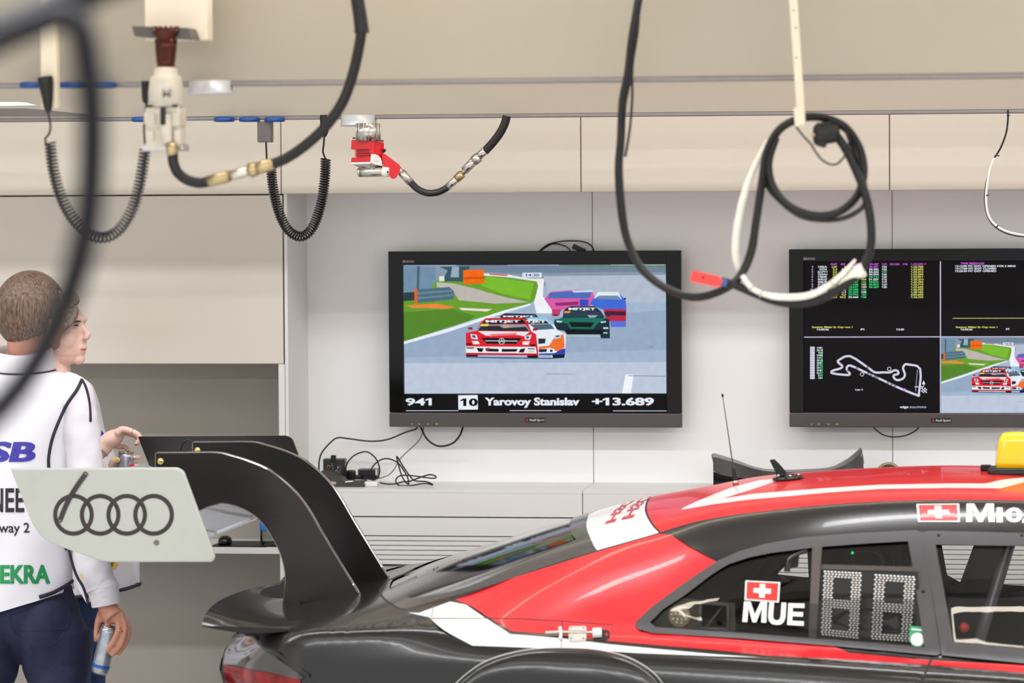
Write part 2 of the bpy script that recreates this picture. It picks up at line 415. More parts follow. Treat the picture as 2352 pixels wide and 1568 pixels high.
def race(tr):
    """the racing picture; tr maps the big screen's picture coordinates to this screen's"""
    R = []
    def r(c, *p): R.append(([tr(*q) for q in p], c))
    r((134, 151, 172), (240, 150), (2140, 150), (2140, 300), (240, 300))
    r((112, 130, 150), (640, 150), (2140, 150), (2140, 206), (1700, 200), (1100, 216), (640, 192))
    r((96, 140, 70), (1100, 152), (2128, 152), (2128, 164), (1700, 160))
    r((176, 188, 205), (1250, 232), (2140, 222), (2140, 420), (1300, 420))
    r((188, 200, 218), (240, 860), (2140, 850), (2140, 1080), (240, 1080))
    r((150, 170, 196), (240, 690), (700, 560), (1400, 520), (2140, 480), (2140, 760), (240, 820))
    r((104, 158, 44), (242, 400), (480, 262), (640, 232), (820, 222), (1210, 272), (1216, 310), (1180, 415), (1140, 430), (960, 490), (760, 540), (244, 706))
    r((84, 134, 42), (243, 490), (600, 470), (760, 520), (700, 556), (244, 700))
    r((122, 186, 48), (840, 232), (1180, 280), (1150, 400), (960, 360), (800, 300))
    r((188, 181, 176), (480, 275), (600, 285), (750, 320), (960, 380), (1150, 420), (900, 430), (640, 405), (590, 330), (480, 310))
    r(WHT, (244, 702), (560, 610), (760, 545), (960, 480), (1150, 430), (1160, 440), (960, 500), (770, 565), (560, 635), (245, 722))
    r((236, 230, 230), (820, 212), (1000, 222), (1150, 250), (1255, 250), (1250, 290), (1240, 400), (1190, 480), (1185, 420), (1210, 300), (1200, 270), (1000, 240), (820, 228))
    r((220, 92, 70), (860, 214), (990, 222), (990, 232), (860, 222))
    r((112, 142, 166), (242, 155), (470, 165), (470, 270), (400, 396), (243, 402))
    r((70, 96, 110), (340, 160), (358, 160), (352, 330), (336, 330))
    r((58, 86, 98), (500, 165), (720, 160), (690, 270), (520, 270), (560, 190))
    r((150, 172, 186), (590, 165), (640, 165), (640, 240), (580, 240))
    r((226, 230, 214), (498, 232), (535, 232), (535, 268), (498, 268))
    r((44, 62, 72), (243, 350), (330, 345), (330, 405), (243, 412))
    r((76, 108, 126), (320, 330), (570, 310), (605, 340), (600, 400), (330, 425))
    r((104, 136, 150), (345, 350), (590, 330), (594, 342), (345, 364))
    r((104, 136, 150), (345, 384), (596, 362), (598, 374), (345, 398))
    r((228, 96, 36), (318, 325), (340, 322), (342, 430), (320, 432))
    r((240, 106, 16), (670, 192), (700, 186), (820, 185), (822, 284), (690, 290), (672, 286))
    r((206, 80, 10), (670, 240), (822, 236), (822, 250), (670, 255))
    r((238, 134, 64), (262, 442), (480, 430), (612, 455), (560, 466), (300, 460))
    r((236, 222, 222), (640, 460), (880, 470), (840, 486), (660, 476))
    r((238, 241, 246), (1215, 300), (1252, 258), (1244, 380), (1310, 440), (1330, 500), (1200, 500), (1180, 420))
    # far cars
    r((214, 92, 164), (1255, 395), (1300, 345), (1480, 330), (1600, 332), (1620, 400), (1575, 470), (1310, 476))
    r((78, 108, 186), (1280, 392), (1295, 352), (1440, 340), (1600, 338), (1580, 392))
    r((200, 214, 232), (1450, 336), (1600, 332), (1608, 346), (1470, 350))
    r((150, 40, 110), (1330, 425), (1500, 415), (1500, 440), (1340, 445))
    r((44, 76, 190), (1510, 400), (1575, 402), (1570, 446), (1510, 446))
    r((190, 60, 110), (1310, 470), (1380, 470), (1360, 520), (1310, 520))
    r((62, 106, 214), (1580, 432), (1640, 350), (1790, 348), (1842, 410), (1846, 480), (1690, 480))
    r((228, 234, 242), (1612, 398), (1640, 346), (1790, 346), (1815, 405), (1785, 372), (1650, 372))
    r((110, 142, 170), (1632, 396), (1652, 372), (1782, 372), (1808, 402))
    r((186, 40, 70), (1680, 468), (1846, 470), (1843, 556), (1700, 556))
    r((60, 30, 60), (1690, 484), (1840, 486), (1840, 516), (1690, 512))
    r((86, 112, 220), (1730, 556), (1843, 556), (1842, 598), (1734, 598))
    r((30, 40, 60), (1828, 390), (1845, 386), (1842, 400), (1826, 402))
    # green car
    r((18, 48, 58), (1320, 590), (1330, 545), (1385, 532), (1400, 472), (1440, 448), (1620, 448), (1664, 486), (1684, 530), (1724, 545), (1728, 680), (1664, 680), (1655, 652), (1420, 652), (1400, 626), (1330, 616))
    r((20, 112, 94), (1320, 545), (1390, 534), (1520, 530), (1700, 536), (1640, 572), (1606, 612), (1440, 610), (1424, 574))
    r((40, 60, 78), (1392, 480), (1660, 480), (1690, 526), (1390, 526))
    r((150, 168, 184), (1565, 512), (1640, 514), (1620, 530), (1580, 532))
    r((10, 18, 22), (1430, 562), (1612, 565), (1592, 600), (1450, 598))
    r((200, 220, 226), (1340, 552), (1386, 556), (1380, 566), (1345, 564)); r((200, 220, 226), (1660, 560), (1700, 554), (1698, 564), (1664, 570))
    r((236, 150, 60), (1400, 484), (1446, 484), (1440, 497), (1398, 497))
    r((10, 14, 18), (1396, 616), (1680, 618), (1680, 648), (1420, 648))
    r((160, 200, 196), (1420, 656), (1660, 658), (1660, 668), (1422, 666))
    r((210, 220, 226), (1680, 600), (1715, 600), (1715, 612), (1680, 612)); r((170, 190, 200), (1680, 636), (1710, 636), (1710, 646), (1680, 646))
    r((14, 60, 54), (1322, 508), (1350, 504), (1350, 516), (1324, 520)); r((14, 60, 54), (1700, 512), (1734, 510), (1732, 524), (1700, 522))
    # white and orange car
    r((28, 32, 40), (935, 520), (970, 500), (1190, 504), (1215, 530), (1200, 560), (950, 546))
    r((230, 235, 245), (1110, 560), (1160, 530), (1270, 530), (1320, 570), (1345, 615), (1410, 650), (1408, 815), (1310, 818), (1305, 795), (1205, 795))
    r((140, 200, 228), (1110, 540), (1160, 526), (1270, 530), (1330, 580), (1310, 582), (1262, 546))
    r((20, 24, 30), (1110, 552), (1262, 548), (1292, 574), (1120, 578))
    r((74, 102, 122), (1150, 580), (1298, 576), (1330, 612), (1200, 620))
    r((238, 112, 44), (1330, 668), (1394, 650), (1402, 742), (1360, 782), (1300, 748), (1215, 758), (1215, 740), (1290, 732))
    r((36, 44, 52), (1212, 680), (1266, 682), (1260, 716), (1212, 720))
    r((200, 214, 226), (1325, 662), (1370, 654), (1376, 676), (1330, 684)); r((60, 70, 84), (1335, 660), (1364, 656), (1364, 668), (1340, 672))
    r((30, 34, 44), (1215, 758), (1275, 756), (1270, 778), (1215, 780)); r((236, 240, 246), (1280, 750), (1330, 756), (1320, 786), (1285, 786)); r((40, 44, 56), (1294, 760), (1316, 762), (1314, 778), (1296, 778))
    r((42, 66, 168), (1375, 760), (1408, 750), (1406, 800), (1216, 800), (1216, 788), (1330, 786))
    r((16, 18, 24), (1312, 796), (1404, 798), (1400, 820), (1316, 820))
    # red car
    r((222, 30, 46), (690, 640), (768, 625), (772, 608), (800, 560), (832, 535), (1100, 530), (1132, 560), (1162, 630), (1196, 650), (1212, 790), (1210, 818), (1130, 820), (1128, 797), (780, 795), (778, 812), (690, 810))
    r((14, 18, 24), (832, 546), (1095, 542), (1126, 574), (804, 578))
    r((140, 156, 168), (790, 582), (1118, 580), (1150, 628), (768, 624))
    r((38, 42, 52), (800, 590), (930, 588), (960, 606), (1120, 596), (1146, 628), (776, 624))
    r((196, 160, 140), (960, 580), (1005, 580), (1000, 604), (965, 604))
    r((236, 214, 60), (800, 576), (856, 574), (850, 592), (798, 592))
    r((232, 226, 232), (776, 628), (1150, 632), (1112, 664), (1060, 655), (880, 664), (830, 658))
    r((230, 120, 130), (850, 650), (1060, 640), (1050, 656), (880, 664))
    r((150, 30, 40), (700, 602), (736, 598), (740, 618), (710, 616)); r((150, 30, 40), (1172, 608), (1214, 602), (1204, 622), (1174, 626))
    r((14, 12, 15), (800, 676), (1092, 678), (1052, 720), (840, 718))
    r((190, 196, 204), (825, 694), (1066, 696), (1060, 703), (835, 701))
    r((214, 222, 236), (722, 648), (768, 654), (778, 688), (730, 682)); r((70, 76, 90), (735, 656), (756, 658), (762, 676), (738, 674))
    r((214, 222, 236), (1112, 664), (1164, 652), (1152, 690), (1116, 690)); r((70, 76, 90), (1124, 668), (1146, 662), (1142, 680), (1126, 682))
    r((240, 236, 236), (732, 698), (780, 700), (790, 722), (744, 722)); r((240, 236, 236), (1096, 704), (1152, 700), (1140, 726), (1100, 726))
    r((60, 26, 30), (694, 714), (734, 714), (732, 730), (694, 728)); r((60, 26, 30), (1154, 722), (1192, 720), (1192, 736), (1154, 738))
    r((236, 236, 242), (690, 738), (1192, 742), (1200, 788), (690, 784))
    r((18, 18, 22), (765, 748), (818, 752), (808, 778), (782, 776)); r((18, 18, 22), (826, 752), (926, 756), (926, 776), (840, 774))
    r((18, 18, 22), (948, 756), (1064, 756), (1052, 776), (948, 777)); r((18, 18, 22), (1084, 756), (1120, 752), (1106, 782), (1068, 780))
    r((205, 40, 50), (840, 748), (862, 746), (850, 768), (842, 766))
    r((60, 70, 84), (694, 744), (748, 744), (748, 754), (694, 754)); r((40, 44, 52), (1136, 750), (1186, 752), (1186, 760), (1136, 758)); r((190, 196, 204), (1140, 768), (1184, 768), (1184, 780), (1140, 780))
    r((196, 24, 40), (690, 785), (1200, 790), (1196, 802), (690, 798))
    r((16, 16, 20), (692, 798), (776, 800), (774, 812), (694, 811)); r((16, 16, 20), (1134, 804), (1210, 800), (1208, 820), (1138, 822))
    r((60, 76, 96), (690, 812), (1210, 820), (1404, 820), (1300, 828), (1000, 826), (690, 818))
    r((240, 243, 250), (1840, 940), (1897, 940), (1880, 1078), (1815, 1078))
    r((120, 138, 158), (1860, 946), (2130, 950), (2130, 955), (1860, 951)); r((150, 164, 184), (1270, 932), (1420, 934), (1500, 940), (1270, 938)); r((140, 156, 178), (2005, 735), (2050, 740), (2040, 752), (2010, 748))
    r((214, 227, 246), (1097, 207), (1236, 207), (1236, 242), (1097, 242))
    return R
def racetext(pc, tr, s):
    def b(x0, y0, x1, y1): return (*tr(x0, y0), *tr(x1, y1))
    pc.text('14:30', b(1117, 214, 1218, 235), (30, 40, 70), .02)
    for x0, y0, x1, y1 in ((832, 548, 1082, 571), (958, 516, 1186, 530), (1430, 459, 1626, 481)): pc.text('MITJET', b(x0, y0, x1, y1), WHT, .05)
    pc.text('TJET', b(1122, 551, 1270, 572), WHT, .05)
    c = tr(948, 701); pc.ring(c, 21*s, 4*s, (206, 212, 220))
    for a in (90, 210, 330): pc.stroke([c, (c[0]+20*s*math.cos(math.radians(a)), c[1]-20*s*math.sin(math.radians(a)))], 4*s, (206, 212, 220), .0008)
def Z7(x, y): return (850+x/3.136, 560+y/3.136)
def Z8(x, y): return (1780+x/3.484, 550+y/3.484)
def set_frame(label, px, side):
    """px: left,right,top,bottom of the set; screen l,r,t,b"""
    (l, r_, t_, b_, sl, sr, st, sb) = px
    a, c = P(l, 780, YT).x, P(r_, 780, YT).x; z1, z0 = P((l+r_)/2, t_, YT).z, P((l+r_)/2, b_, YT).z
    s0, s1 = P(sl, 780, YT).x, P(sr, 780, YT).x; q1, q0 = P((l+r_)/2, st, YT).z, P((l+r_)/2, sb, YT).z
    t = thing('television', ((a+c)/2, YT+.03, z0), label, 'television', 'wall mounted screens')
    m = MB(); m.box((a+.02, YT+.012, z0+.02), (c-.02, YT+.05, z1-.02), m_black, .008); m.box((a+.3, YT+.05, z0+.15), (c-.3, YB-.001, z1-.15), m_black)
    m.build('back_housing', t)
    f = MB()
    f.box((a, YT-.008, q0), (s0, YT+.014, z1), m_bez, .002, 2); f.box((s1, YT-.008, q0), (c, YT+.014, z1), m_bez, .002, 2); f.box((s0-.001, YT-.008, q1), (s1+.001, YT+.014, z1), m_bez, .002, 2)
    f.build('bezel', t)
    b = MB().box((a, YT-.011, z0), (c, YT+.014, q0-.0008), m_bar, .003, 2).build('bottom_bar', t)
    return t, b
def on(mb, Y):
    """a Pic that draws on plane Y in photo pixel coordinates"""
    return mb
def plate_text(name, parent, items, Y):
    """items: (text, (x0,y0,x1,y1) in photo pixels, material, bold)"""
    m = MB()
    for t, bx, mt, bo in items:
        if t is None: m.add([P(x, y, Y) for x, y in bx], [tuple(range(len(bx)))], mt)
        else:
            v, f = text_in(t, bx, bo); m.add([P(x, y, Y-.0004) for x, y in v], f, mt)
    return m.build(name, parent)
m_lgrey = mat('print_light_grey', (176, 172, 168), .5); m_pwhite = mat('print_white', (232, 230, 228), .5); m_pred = mat('print_red', (206, 30, 46), .5); m_pblack = mat('print_black', (16, 14, 15), .5)
t, b = set_frame('left wall screen showing racing cars on a track and a results ticker', (894, 1566, 576, 980.5, 928, 1530.5, 608, 947.5), 0)
pc = Pic(Z7)
I = lambda x, y: (x, y)
sc = [(240, 151), (2130, 149), (2137, 1215), (250, 1215)]
rg = race(I)+[([(240, 1078), (2140, 1076), (2140, 1218), (240, 1218)], (9, 7, 9)), ([(635, 1090), (775, 1088), (777, 1192), (636, 1193)], WHT)]
pc.base(sc, (162, 181, 206), rg); racetext(pc, I, 1)
pc.text('941', (256, 1110, 444, 1164), WHT, .03); pc.text('10', (650, 1112, 776, 1168), (9, 7, 9), .045)
pc.text('Yarovoy Stanislav', (826, 1106, 1508, 1180), WHT, .045); pc.text('+13.689', (1598, 1106, 2045, 1164), WHT, .045)
for x0, x1, y in ((258, 636, 1201), (1006, 1376, 1200), (1750, 2135, 1202), (245, 620, 154), (990, 1362, 152), (1735, 2126, 150)): pc.poly([(x0, y-2.5), (x1, y-2.5), (x1, y+2.5), (x0, y+2.5)], (190, 200, 220))
pc.mb.build('screen', t)
YL = YT-.0118
plate_text('lettering', t, [('BRAVIA', (925, 597.5, 951, 603), m_lgrey, .02)], YT-.0086)
def badge(cx, cy, bar):
    x0, x1, y0, y1 = cx-23.5, cx+23.5, cy-5.3, cy+5.3
    bb = plate_text('badge', bar, [(None, [(x0, y0), (x1, y0), (x1, y1), (x0, y1)], m_pblack, 0), (None, [(x0+4.5, y0+2.8), (x0+8, y0+2.8), (x0+5.5, y1-2.6), (x0+2, y1-2.6)], m_pred, 0)], YL)
    m = MB()
    v, f = text_in('Audi Sport', (x0+10, y0+2.3, x1-1.5, y1-1.6), .05); m.add([P(x, y, YL-.0006) for x, y in v], f, m_pwhite)
    m.add([P(x, y, YL-.0006) for x, y in ((x0+4.5, y0+2.8), (x0+8, y0+2.8), (x0+5.5, y1-2.6), (x0+2, y1-2.6))], [(0, 1, 2, 3)], m_pred)
    m.build('badge_lettering', bar)
badge(1229, 964.5, b)
def leds(xs, y, bar):
    for i, x in enumerate(xs):
        m = MB(); c = P(x, y, YL); m.box(c-Vector((.0022 if i != 3 else .0026, .0006, .0016)), c+Vector((.0022, .0006, .0016)), em((120, 230, 60)) if i == 3 else m_lgrey); m.build('indicator', bar)
leds((946.5, 963, 983, 1003), 973.5, b)
# ---- right screen
t, b = set_frame('right wall screen split in four with lap times and a track map', (1813, 2500, 571, 981, 1846, 2472, 600, 947.5), 1)
pc = Pic(Z8)
scr = [(229, 178), (2414, 165), (2414, 1385), (237, 1385)]
K = (13, 10, 14)
def T2(x, y): return (1152+.613*x, 835+.653*(y-225))
quad = [(1331, 784), (2414, 781), (2414, 1386), (1331, 1386)]
pc.base([(229, 178), (1331, 172), (1331, 1385), (237, 1385)], K, [])
pc.base([(1331, 172), (2414, 166), (2414, 784), (1331, 784)], K, [])
pc.base(quad, (162, 181, 206), race(T2)); racetext(pc, T2, .62)
for p in ([(1320, 174), (1328, 174), (1329, 1386), (1321, 1386)], [(233, 777), (2414, 772), (2414, 779), (233, 784)]): pc.poly(p, (206, 204, 236))
pc.poly([(1422, 628), (2414, 626), (2414, 630), (1422, 632)], (226, 222, 120))
PU, GR, YE, LI = (206, 96, 224), (64, 216, 128), (222, 222, 112), (186, 160, 224)
def tx(s_, x0, x1, yc, col, h=15): pc.text(s_, (x0, yc-h/2, x1, yc+h/2), col, .03)
for s_, x0, x1 in (('GAP', 445, 497), ('INT', 527, 565), ('37.90', 588, 668), ('109', 690, 732), ('49.487', 752, 830), ('129', 855, 895), ('25.120', 918, 996), ('118', 1020, 1060), ('1.52.299', 1088, 1186)): tx(s_, x0, x1, 197, PU)
tx('P', 1197, 1209, 197, (230, 70, 90))
tx('TIME MESSAGE', 1485, 1674, 191, PU)
for i, s_ in enumerate(('13:12:00 PIT EXIT OPENED FOR 5 MINS', '13:17:00 PIT EXIT CLOSED', '13:25:30 PIT EXIT OPENED')): tx(s_, 1444, (1926, 1772, 1772)[i], 212+20*i, WHT)
rows = [('13', 'ISA', 'LAP', '2', '37.907', '107', '49.487', '124', '1.52.780'), ('1', 'GVA', '2.3', '2.3', '38.067', '107', '50.382', '122', '1.53.893'), ('32', 'JAN', '2.5', '0.1', '38.114', '108', '50.365', '125', '1.54.315'),
        ('15', 'SHU', '2.9', '0.4', '38.204', '106', '50.294', '126', '1.53.504'), ('11', 'MAK', '5.0', '2.1', '38.307', '107', '50.151', '123', '1.54.817'), ('30', 'RUZ', '8.8', '3.8', '38.415', '104', '51.207', '116', '1.55.211'),
        ('40', 'BUR', '9.6', '0.8', '38.787', '106', '50.832', '119', '1.55.455'), ('27', 'ZHA', '10.1', '0.5', '38.528', '105', '50.832', '121', '1.55.713'), ('24', 'KHU', '10.9', '0.8', '38.697', '101', '50.689', '120', '1.55.622'),
        ('46', 'KON', '12.7', '1.8', '39.098', '106', '', '', '1.56.925'), ('56', 'SAM', '14.8', '2.1', '39.200', '105', '', '', '1.58.186'), ('5', 'VAS', '19.1', '4.3', '39.944', '104', '', '', '2.00.600'), ('2', 'LOB', '54.4', '34.2', '39.460', '108', '', '', '1.56.335')]
for i, rw in enumerate(rows):
    y = 218+20.2*i
    n = str(i+1); tx(n, 305-12*len(n), 305, y, LI); tx(rw[0], 366-12*len(rw[0]), 366, y, WHT); tx(rw[1], 369, 418, y, WHT)
    tx(rw[2], 497-14*len(rw[2].replace('.', ''))-(6 if '.' in rw[2] else 0), 497, y, YE); tx(rw[3], 567-14*len(rw[3].replace('.', ''))-(6 if '.' in rw[3] else 0), 567, y, YE if i in (0, 12, 11) else WHT)
    tx(rw[4], 588, 667, y, WHT if i in (0, 12) else GR); tx(rw[5], 690, 731, y, GR if i in (6, 9, 11, 12) else YE if i in (0, 5, 7) else WHT)
    if rw[6]: tx(rw[6], 752, 830, y, PU if i == 0 else GR if i in (4, 6, 7, 8) else WHT); tx(rw[7], 855, 895, y, GR if i == 2 else WHT)
    tx(rw[8], 1088, 1187, y, YE)
for x0, a in ((296, ' P1'), (1446, ' P7')): tx('Session: Mitjet 2L Cup race 1', x0, x0+(324 if x0 < 999 else 333), 702, YE, 18); tx('13:30:36', x0+38, x0+134, 719, WHT)
tx('P1', 686, 714, 719, WHT); tx('14:30', 970, 1033, 719, WHT); tx('P7', 1848, 1878, 717, WHT); tx('Lap: 2', 643, 704, 1202, WHT, 17)
tx('wige', 998, 1068, 1342, WHT, 24); tx('SOLUTIONS', 1078, 1211, 1341, (170, 190, 214), 15)
for i in range(13):
    y = 866+20*i
    pc.poly([(281, y-9), (318, y-9), (318, y+9), (281, y+9)], (206, 206, 226)); n = ('13', '32', '1', '15', '11', '30', '40', '27', '24', '46', '56', '5', '2')[i]
    tx(n, 356-11*len(n), 356, y, WHT, 14); pc.poly([(360, y-7), (369, y-7), (369, y+7), (360, y+7)], WHT if i % 3 == 0 else GR); pc.poly([(373, y-7), (381, y-7), (381, y+7), (373, y+7)], PU if i == 0 else WHT if i in (1, 2, 3, 5) else GR)
trk = [(745, 1025), (600, 932), (510, 965), (508, 985), (538, 1010), (525, 1030), (458, 1050), (462, 1070), (580, 1083), (598, 1070), (575, 1040), (578, 1018), (605, 1008), (700, 1050), (830, 1110), (990, 1185), (1140, 1245), (1152, 1230), (1162, 1035), (1070, 1000), (1040, 1000), (1025, 1030), (1040, 1080), (1025, 1110), (985, 1125), (955, 1110), (950, 1085), (985, 1075), (985, 1055), (960, 1045), (920, 1062), (870, 1062), (800, 1062)]
q = [Vector((*p, 0)) for p in trk]; q = [(v.x, v.y) for v in smooth2(q, 3, True)]
pc.stroke(q, 17, (212, 210, 232), .0006, True)
pc.stroke([(1140, 1040), (1125, 1215)], 6, (150, 150, 176)); pc.stroke([(1118, 1178), (1190, 1178), (1190, 1140)], 6, WHT); pc.poly([(1177, 1158), (1203, 1158), (1190, 1126)], WHT)
for i in range(4):
    for j in range(4):
        if (i+j) % 2 == 0: pc.poly([(1172+11*i, 1186+10*j), (1183+11*i, 1186+10*j), (1183+11*i, 1196+10*j), (1172+11*i, 1196+10*j)], WHT)
for x, y in ((738, 1025), (914, 1034), (654, 1032), (587, 1046), (697, 1078), (745, 1072), (770, 1082), (800, 1095), (820, 1104), (905, 1142), (935, 1156), (962, 1168)): pc.ring((x, y), 9, 4, (30, 26, 34)); pc.poly([(x-3, y-5), (x+3, y-5), (x+3, y+5), (x-3, y+5)], (30, 26, 34), .0009)
for x, y in ((914, 1034), (697, 1078)): pc.ring((x, y), 14, 4, WHT)
pc.ring((1037, 1202), 10, 5, (190, 90, 214))
pc.mb.build('screen', t)
plate_text('lettering', t, [('BRAVIA', (1846, 591, 1873, 597), m_lgrey, .02)], YT-.0086)
badge(2162, 965.5, b); leds((1864, 1881, 1903, 1923), 974, b)
# ---- cables and power bricks of the screens
def cable(name, pts, r, m, label, cat, n=8, sub=6, group=None):
    o = MB().tube(pts, r, m, n, sub).build(name); c = (min(p[0] for p in pts), 0, 0)
    tag(based(o), label, cat, group); return o
ZW = ztop; YC = 12.40
cable('power_cable', pathpx([(958, 978, 12.51), (955, 985, 12.5), (930, 993), (890, 1009), (850, 1013), (800, 1007), (776, 1005), (760, 1015), (740, 1038), (733, 1060), (733, 1086), (736, 1100)], 12.46), .0026, m_rub, 'black cable from the left screen down to the charger box on the worktop', 'cable')
cable('screen_cable', pathpx([(966, 978, 12.52), (968, 984, 12.5), (980, 1007), (1000, 1022), (1020, 1024), (1042, 1016), (1057, 998), (1064, 978, 12.52)], 12.49), .0032, m_rub, 'black cable looping down below the bottom edge of the left screen', 'cable')
cable('adapter_lead', pathpx([(973, 978, 12.52), (971, 992, 12.5), (960, 1014, 12.48), (930, 1042, 12.46), (917, 1056, 12.44), (905, 1078, 12.43), (893, 1090, 12.42), (884, 1094, 12.43), (876, 1097, 12.45), (864, 1098, 12.47)], 12.46), .0015, m_rub, 'thin black lead from the left screen to the square adapter', 'cable')
cable('mains_cable', pathpx([(838, 1098), (852, 1101), (880, 1110), (905, 1111), (925, 1106), (940, 1105), (960, 1098), (985, 1090), (1000, 1093), (998, 1098), (975, 1096), (945, 1092), (920, 1092), (909, 1102), (916, 1114), (940, 1115), (975, 1110), (994, 1113), (980, 1106), (955, 1104), (944, 1096), (928, 1074), (912, 1048), (914, 1062), (924, 1095), (938, 1112), (936, 1096), (922, 1072), (910, 1060), (890, 1053), (870, 1058), (854, 1075), (851, 1095), (858, 1101), (868, 1096), (872, 1078), (864, 1054), (845, 1038), (825, 1040), (806, 1052), (795, 1070), (790, 1090)], 12.36), .0024, m_rub, 'tangled black mains cable lying in loops on the worktop', 'cable')
cable('antenna_cable', pathpx([(1238, 577, 12.51), (1258, 562), (1285, 555), (1310, 553), (1340, 555), (1358, 564), (1364, 577, 12.51)], 12.53), .0024, m_rub, 'black cable arching over the top edge of the left screen', 'cable')
cable('antenna_cable', pathpx([(1240, 577, 12.5), (1270, 560), (1300, 566), (1310, 577, 12.5)], 12.54), .0022, m_rub, 'small inner black cable loop on top of the left screen', 'cable')
o = MB(); c = P(1330, 571, 12.5); o.obox(c, (1, 0, -.45), (0, 1, 0), (.45, 0, 1), .045, .02, .016, m_black, .003); tag(based(o.build('cable_adapter')), 'small black adapter lying on the top edge of the left screen', 'adapter')
cable('screen_cable', pathpx([(2006, 978, 12.52), (2010, 985), (2026, 997), (2048, 1003), (2075, 1001), (2096, 993), (2108, 984), (2112, 977, 12.52)], 12.5), .0022, m_rub, 'black cable hanging in a shallow arc below the right screen', 'cable')
# charger box standing on its dock
zw = ztop
def bx(m, px0, px1, py0, Y0, Y1, mm, bev=.002, py1=None):
    a, b_ = P(px0, 1100, Y0).x, P(px1, 1100, Y0).x; zz = zw if py1 is None else P(px0, py1, Y0).z
    m.box((a, Y0, zz), (b_, Y1, P(px0, py0, Y0).z), mm, bev); return m
t = thing('battery_pack', (P(766, 1100, 12.38).x, 12.40, zw), 'upright black battery pack in a charging dock on the worktop', 'charger')
m_navy = mat('dark_navy_plastic', (30, 31, 38), .3, var=.06)
bx(MB(), 742, 792, 1053, 12.37, 12.41, m_navy, .003, 1112).build('battery', t)
bx(MB(), 760, 772, 1045, 12.368, 12.372, m_black, .001, 1062).build('pull_tab', t)
m_yel = mat('print_yellow', (236, 190, 40), .5)
YQ = 12.3685
mm = MB()
def rot_text(mb, s_, x0, y0, x1, y1, mt, Y=YQ):
    v, f = text_in(s_, (0, 0, 1, 1), .03); mb.add([P(x0+(x1-x0)*v_[1], y1-(y1-y0)*v_[0], Y) for v_ in v], f, mt)
rot_text(mm, 'PRO CAM', 760, 1064, 766, 1084, m_lgrey); rot_text(mm, 'Power', 770, 1078, 773, 1089, m_pwhite); rot_text(mm, 'Lithium Pack', 774, 1070, 778, 1092, m_pwhite); rot_text(mm, 'Rechargeable', 779, 1069, 783, 1096, m_lgrey)
mm.tube(pathpx([(754, 1080), (751, 1073), (754, 1068), (758, 1072), (755, 1078), (758, 1081)], YQ), .0004, m_yel, 5); mm.add([P(x, y, YQ) for x, y in ((752, 1079), (759, 1079), (759, 1082), (752, 1082))], [(0, 1, 2, 3)], m_yel)
mm.build('lettering', t)
dk = MB(); Yd = 12.30
pr = [(738, 1081), (756, 1083), (775, 1092), (790, 1105), (812, 1106), (832, 1104), (838, 1113), (832, 1119), (738, 1119)]
fr = [P(x, y, Yd) for x, y in pr]
for p in fr: p.z = max(p.z, zw+.001)
dk.prism(fr, [p+Vector((0, .075, 0)) for p in fr], mat('dark_grey_plastic', (58, 54, 50), .45, var=.06)); dk.build('dock', t)
MB().add([P(x, y, Yd-.0006) for x, y in ((757, 1105), (772, 1106), (771, 1112), (757, 1112))], [(0, 1, 2, 3)], mat('print_tan', (170, 156, 138), .5)).build('label_sticker', t)
MB().obox(P(802, 1105.5, Yd-.002), (1, 0, .1), (0, 1, 0), (-.1, 0, 1), .026, .008, .004, m_white, .001).build('white_latch', t)
o = MB(); bx(o, 794, 813, 1080, 12.42, 12.46, m_black, .006, 1104); bx(o, 811, 830, 1091, 12.425, 12.45, m_rub, .006, 1101); o.build('plug_top')
tag(based(bpy.data.objects['plug_top']), 'black mains plug beside the battery pack on the worktop', 'plug'); bpy.data.objects['plug_top'].name = 'mains_plug'
t = thing('power_adapter', (P(844, 1100, 12.45).x, 12.47, zw), 'square black power adapter on the worktop behind the cable loop', 'adapter')
bx(MB(), 822, 866, 1077, 12.45, 12.50, m_navy, .003, 1101).build('adapter_body', t)
MB().add([P(x, y, 12.4495) for x, y in ((862.5, 1078), (866, 1078), (866, 1091), (862.5, 1091))], [(0, 1, 2, 3)], m_pwhite).build('label_sticker', t)
tag(based(bx(MB(), 836, 866, 1106, 12.31, 12.36, m_white, .004).build('white_remote')), 'small white plastic block lying on the worktop by the dock', 'box')
# =================================================================== HANGING FROM THE GANTRY
YN, YG = 9.08, 11.53          # near and far beam
def helix(path, r, turns, per=12, lead=None):
    pts = smooth2(path, 10); L = [0]
    for a, b in zip(pts, pts[1:]): L.append(L[-1]+(b-a).length)
    out = []; n = int(turns*per); t0 = (pts[1]-pts[0]).normalized(); u = t0.cross(Vector((0, 1, 0))).normalized()
    j = 0
    for i in range(n+1):
        s = L[-1]*i/n
        while j < len(L)-2 and L[j+1] < s: j += 1
        f = (s-L[j])/max(1e-9, L[j+1]-L[j]); p = pts[j].lerp(pts[j+1], f)
        t = (pts[j+1]-pts[j]).normalized(); u = (u-t*u.dot(t)).normalized(); w = t.cross(u)
        a = 2*PI*i/per; out.append(p+u*math.cos(a)*r+w*math.sin(a)*r)
    return out
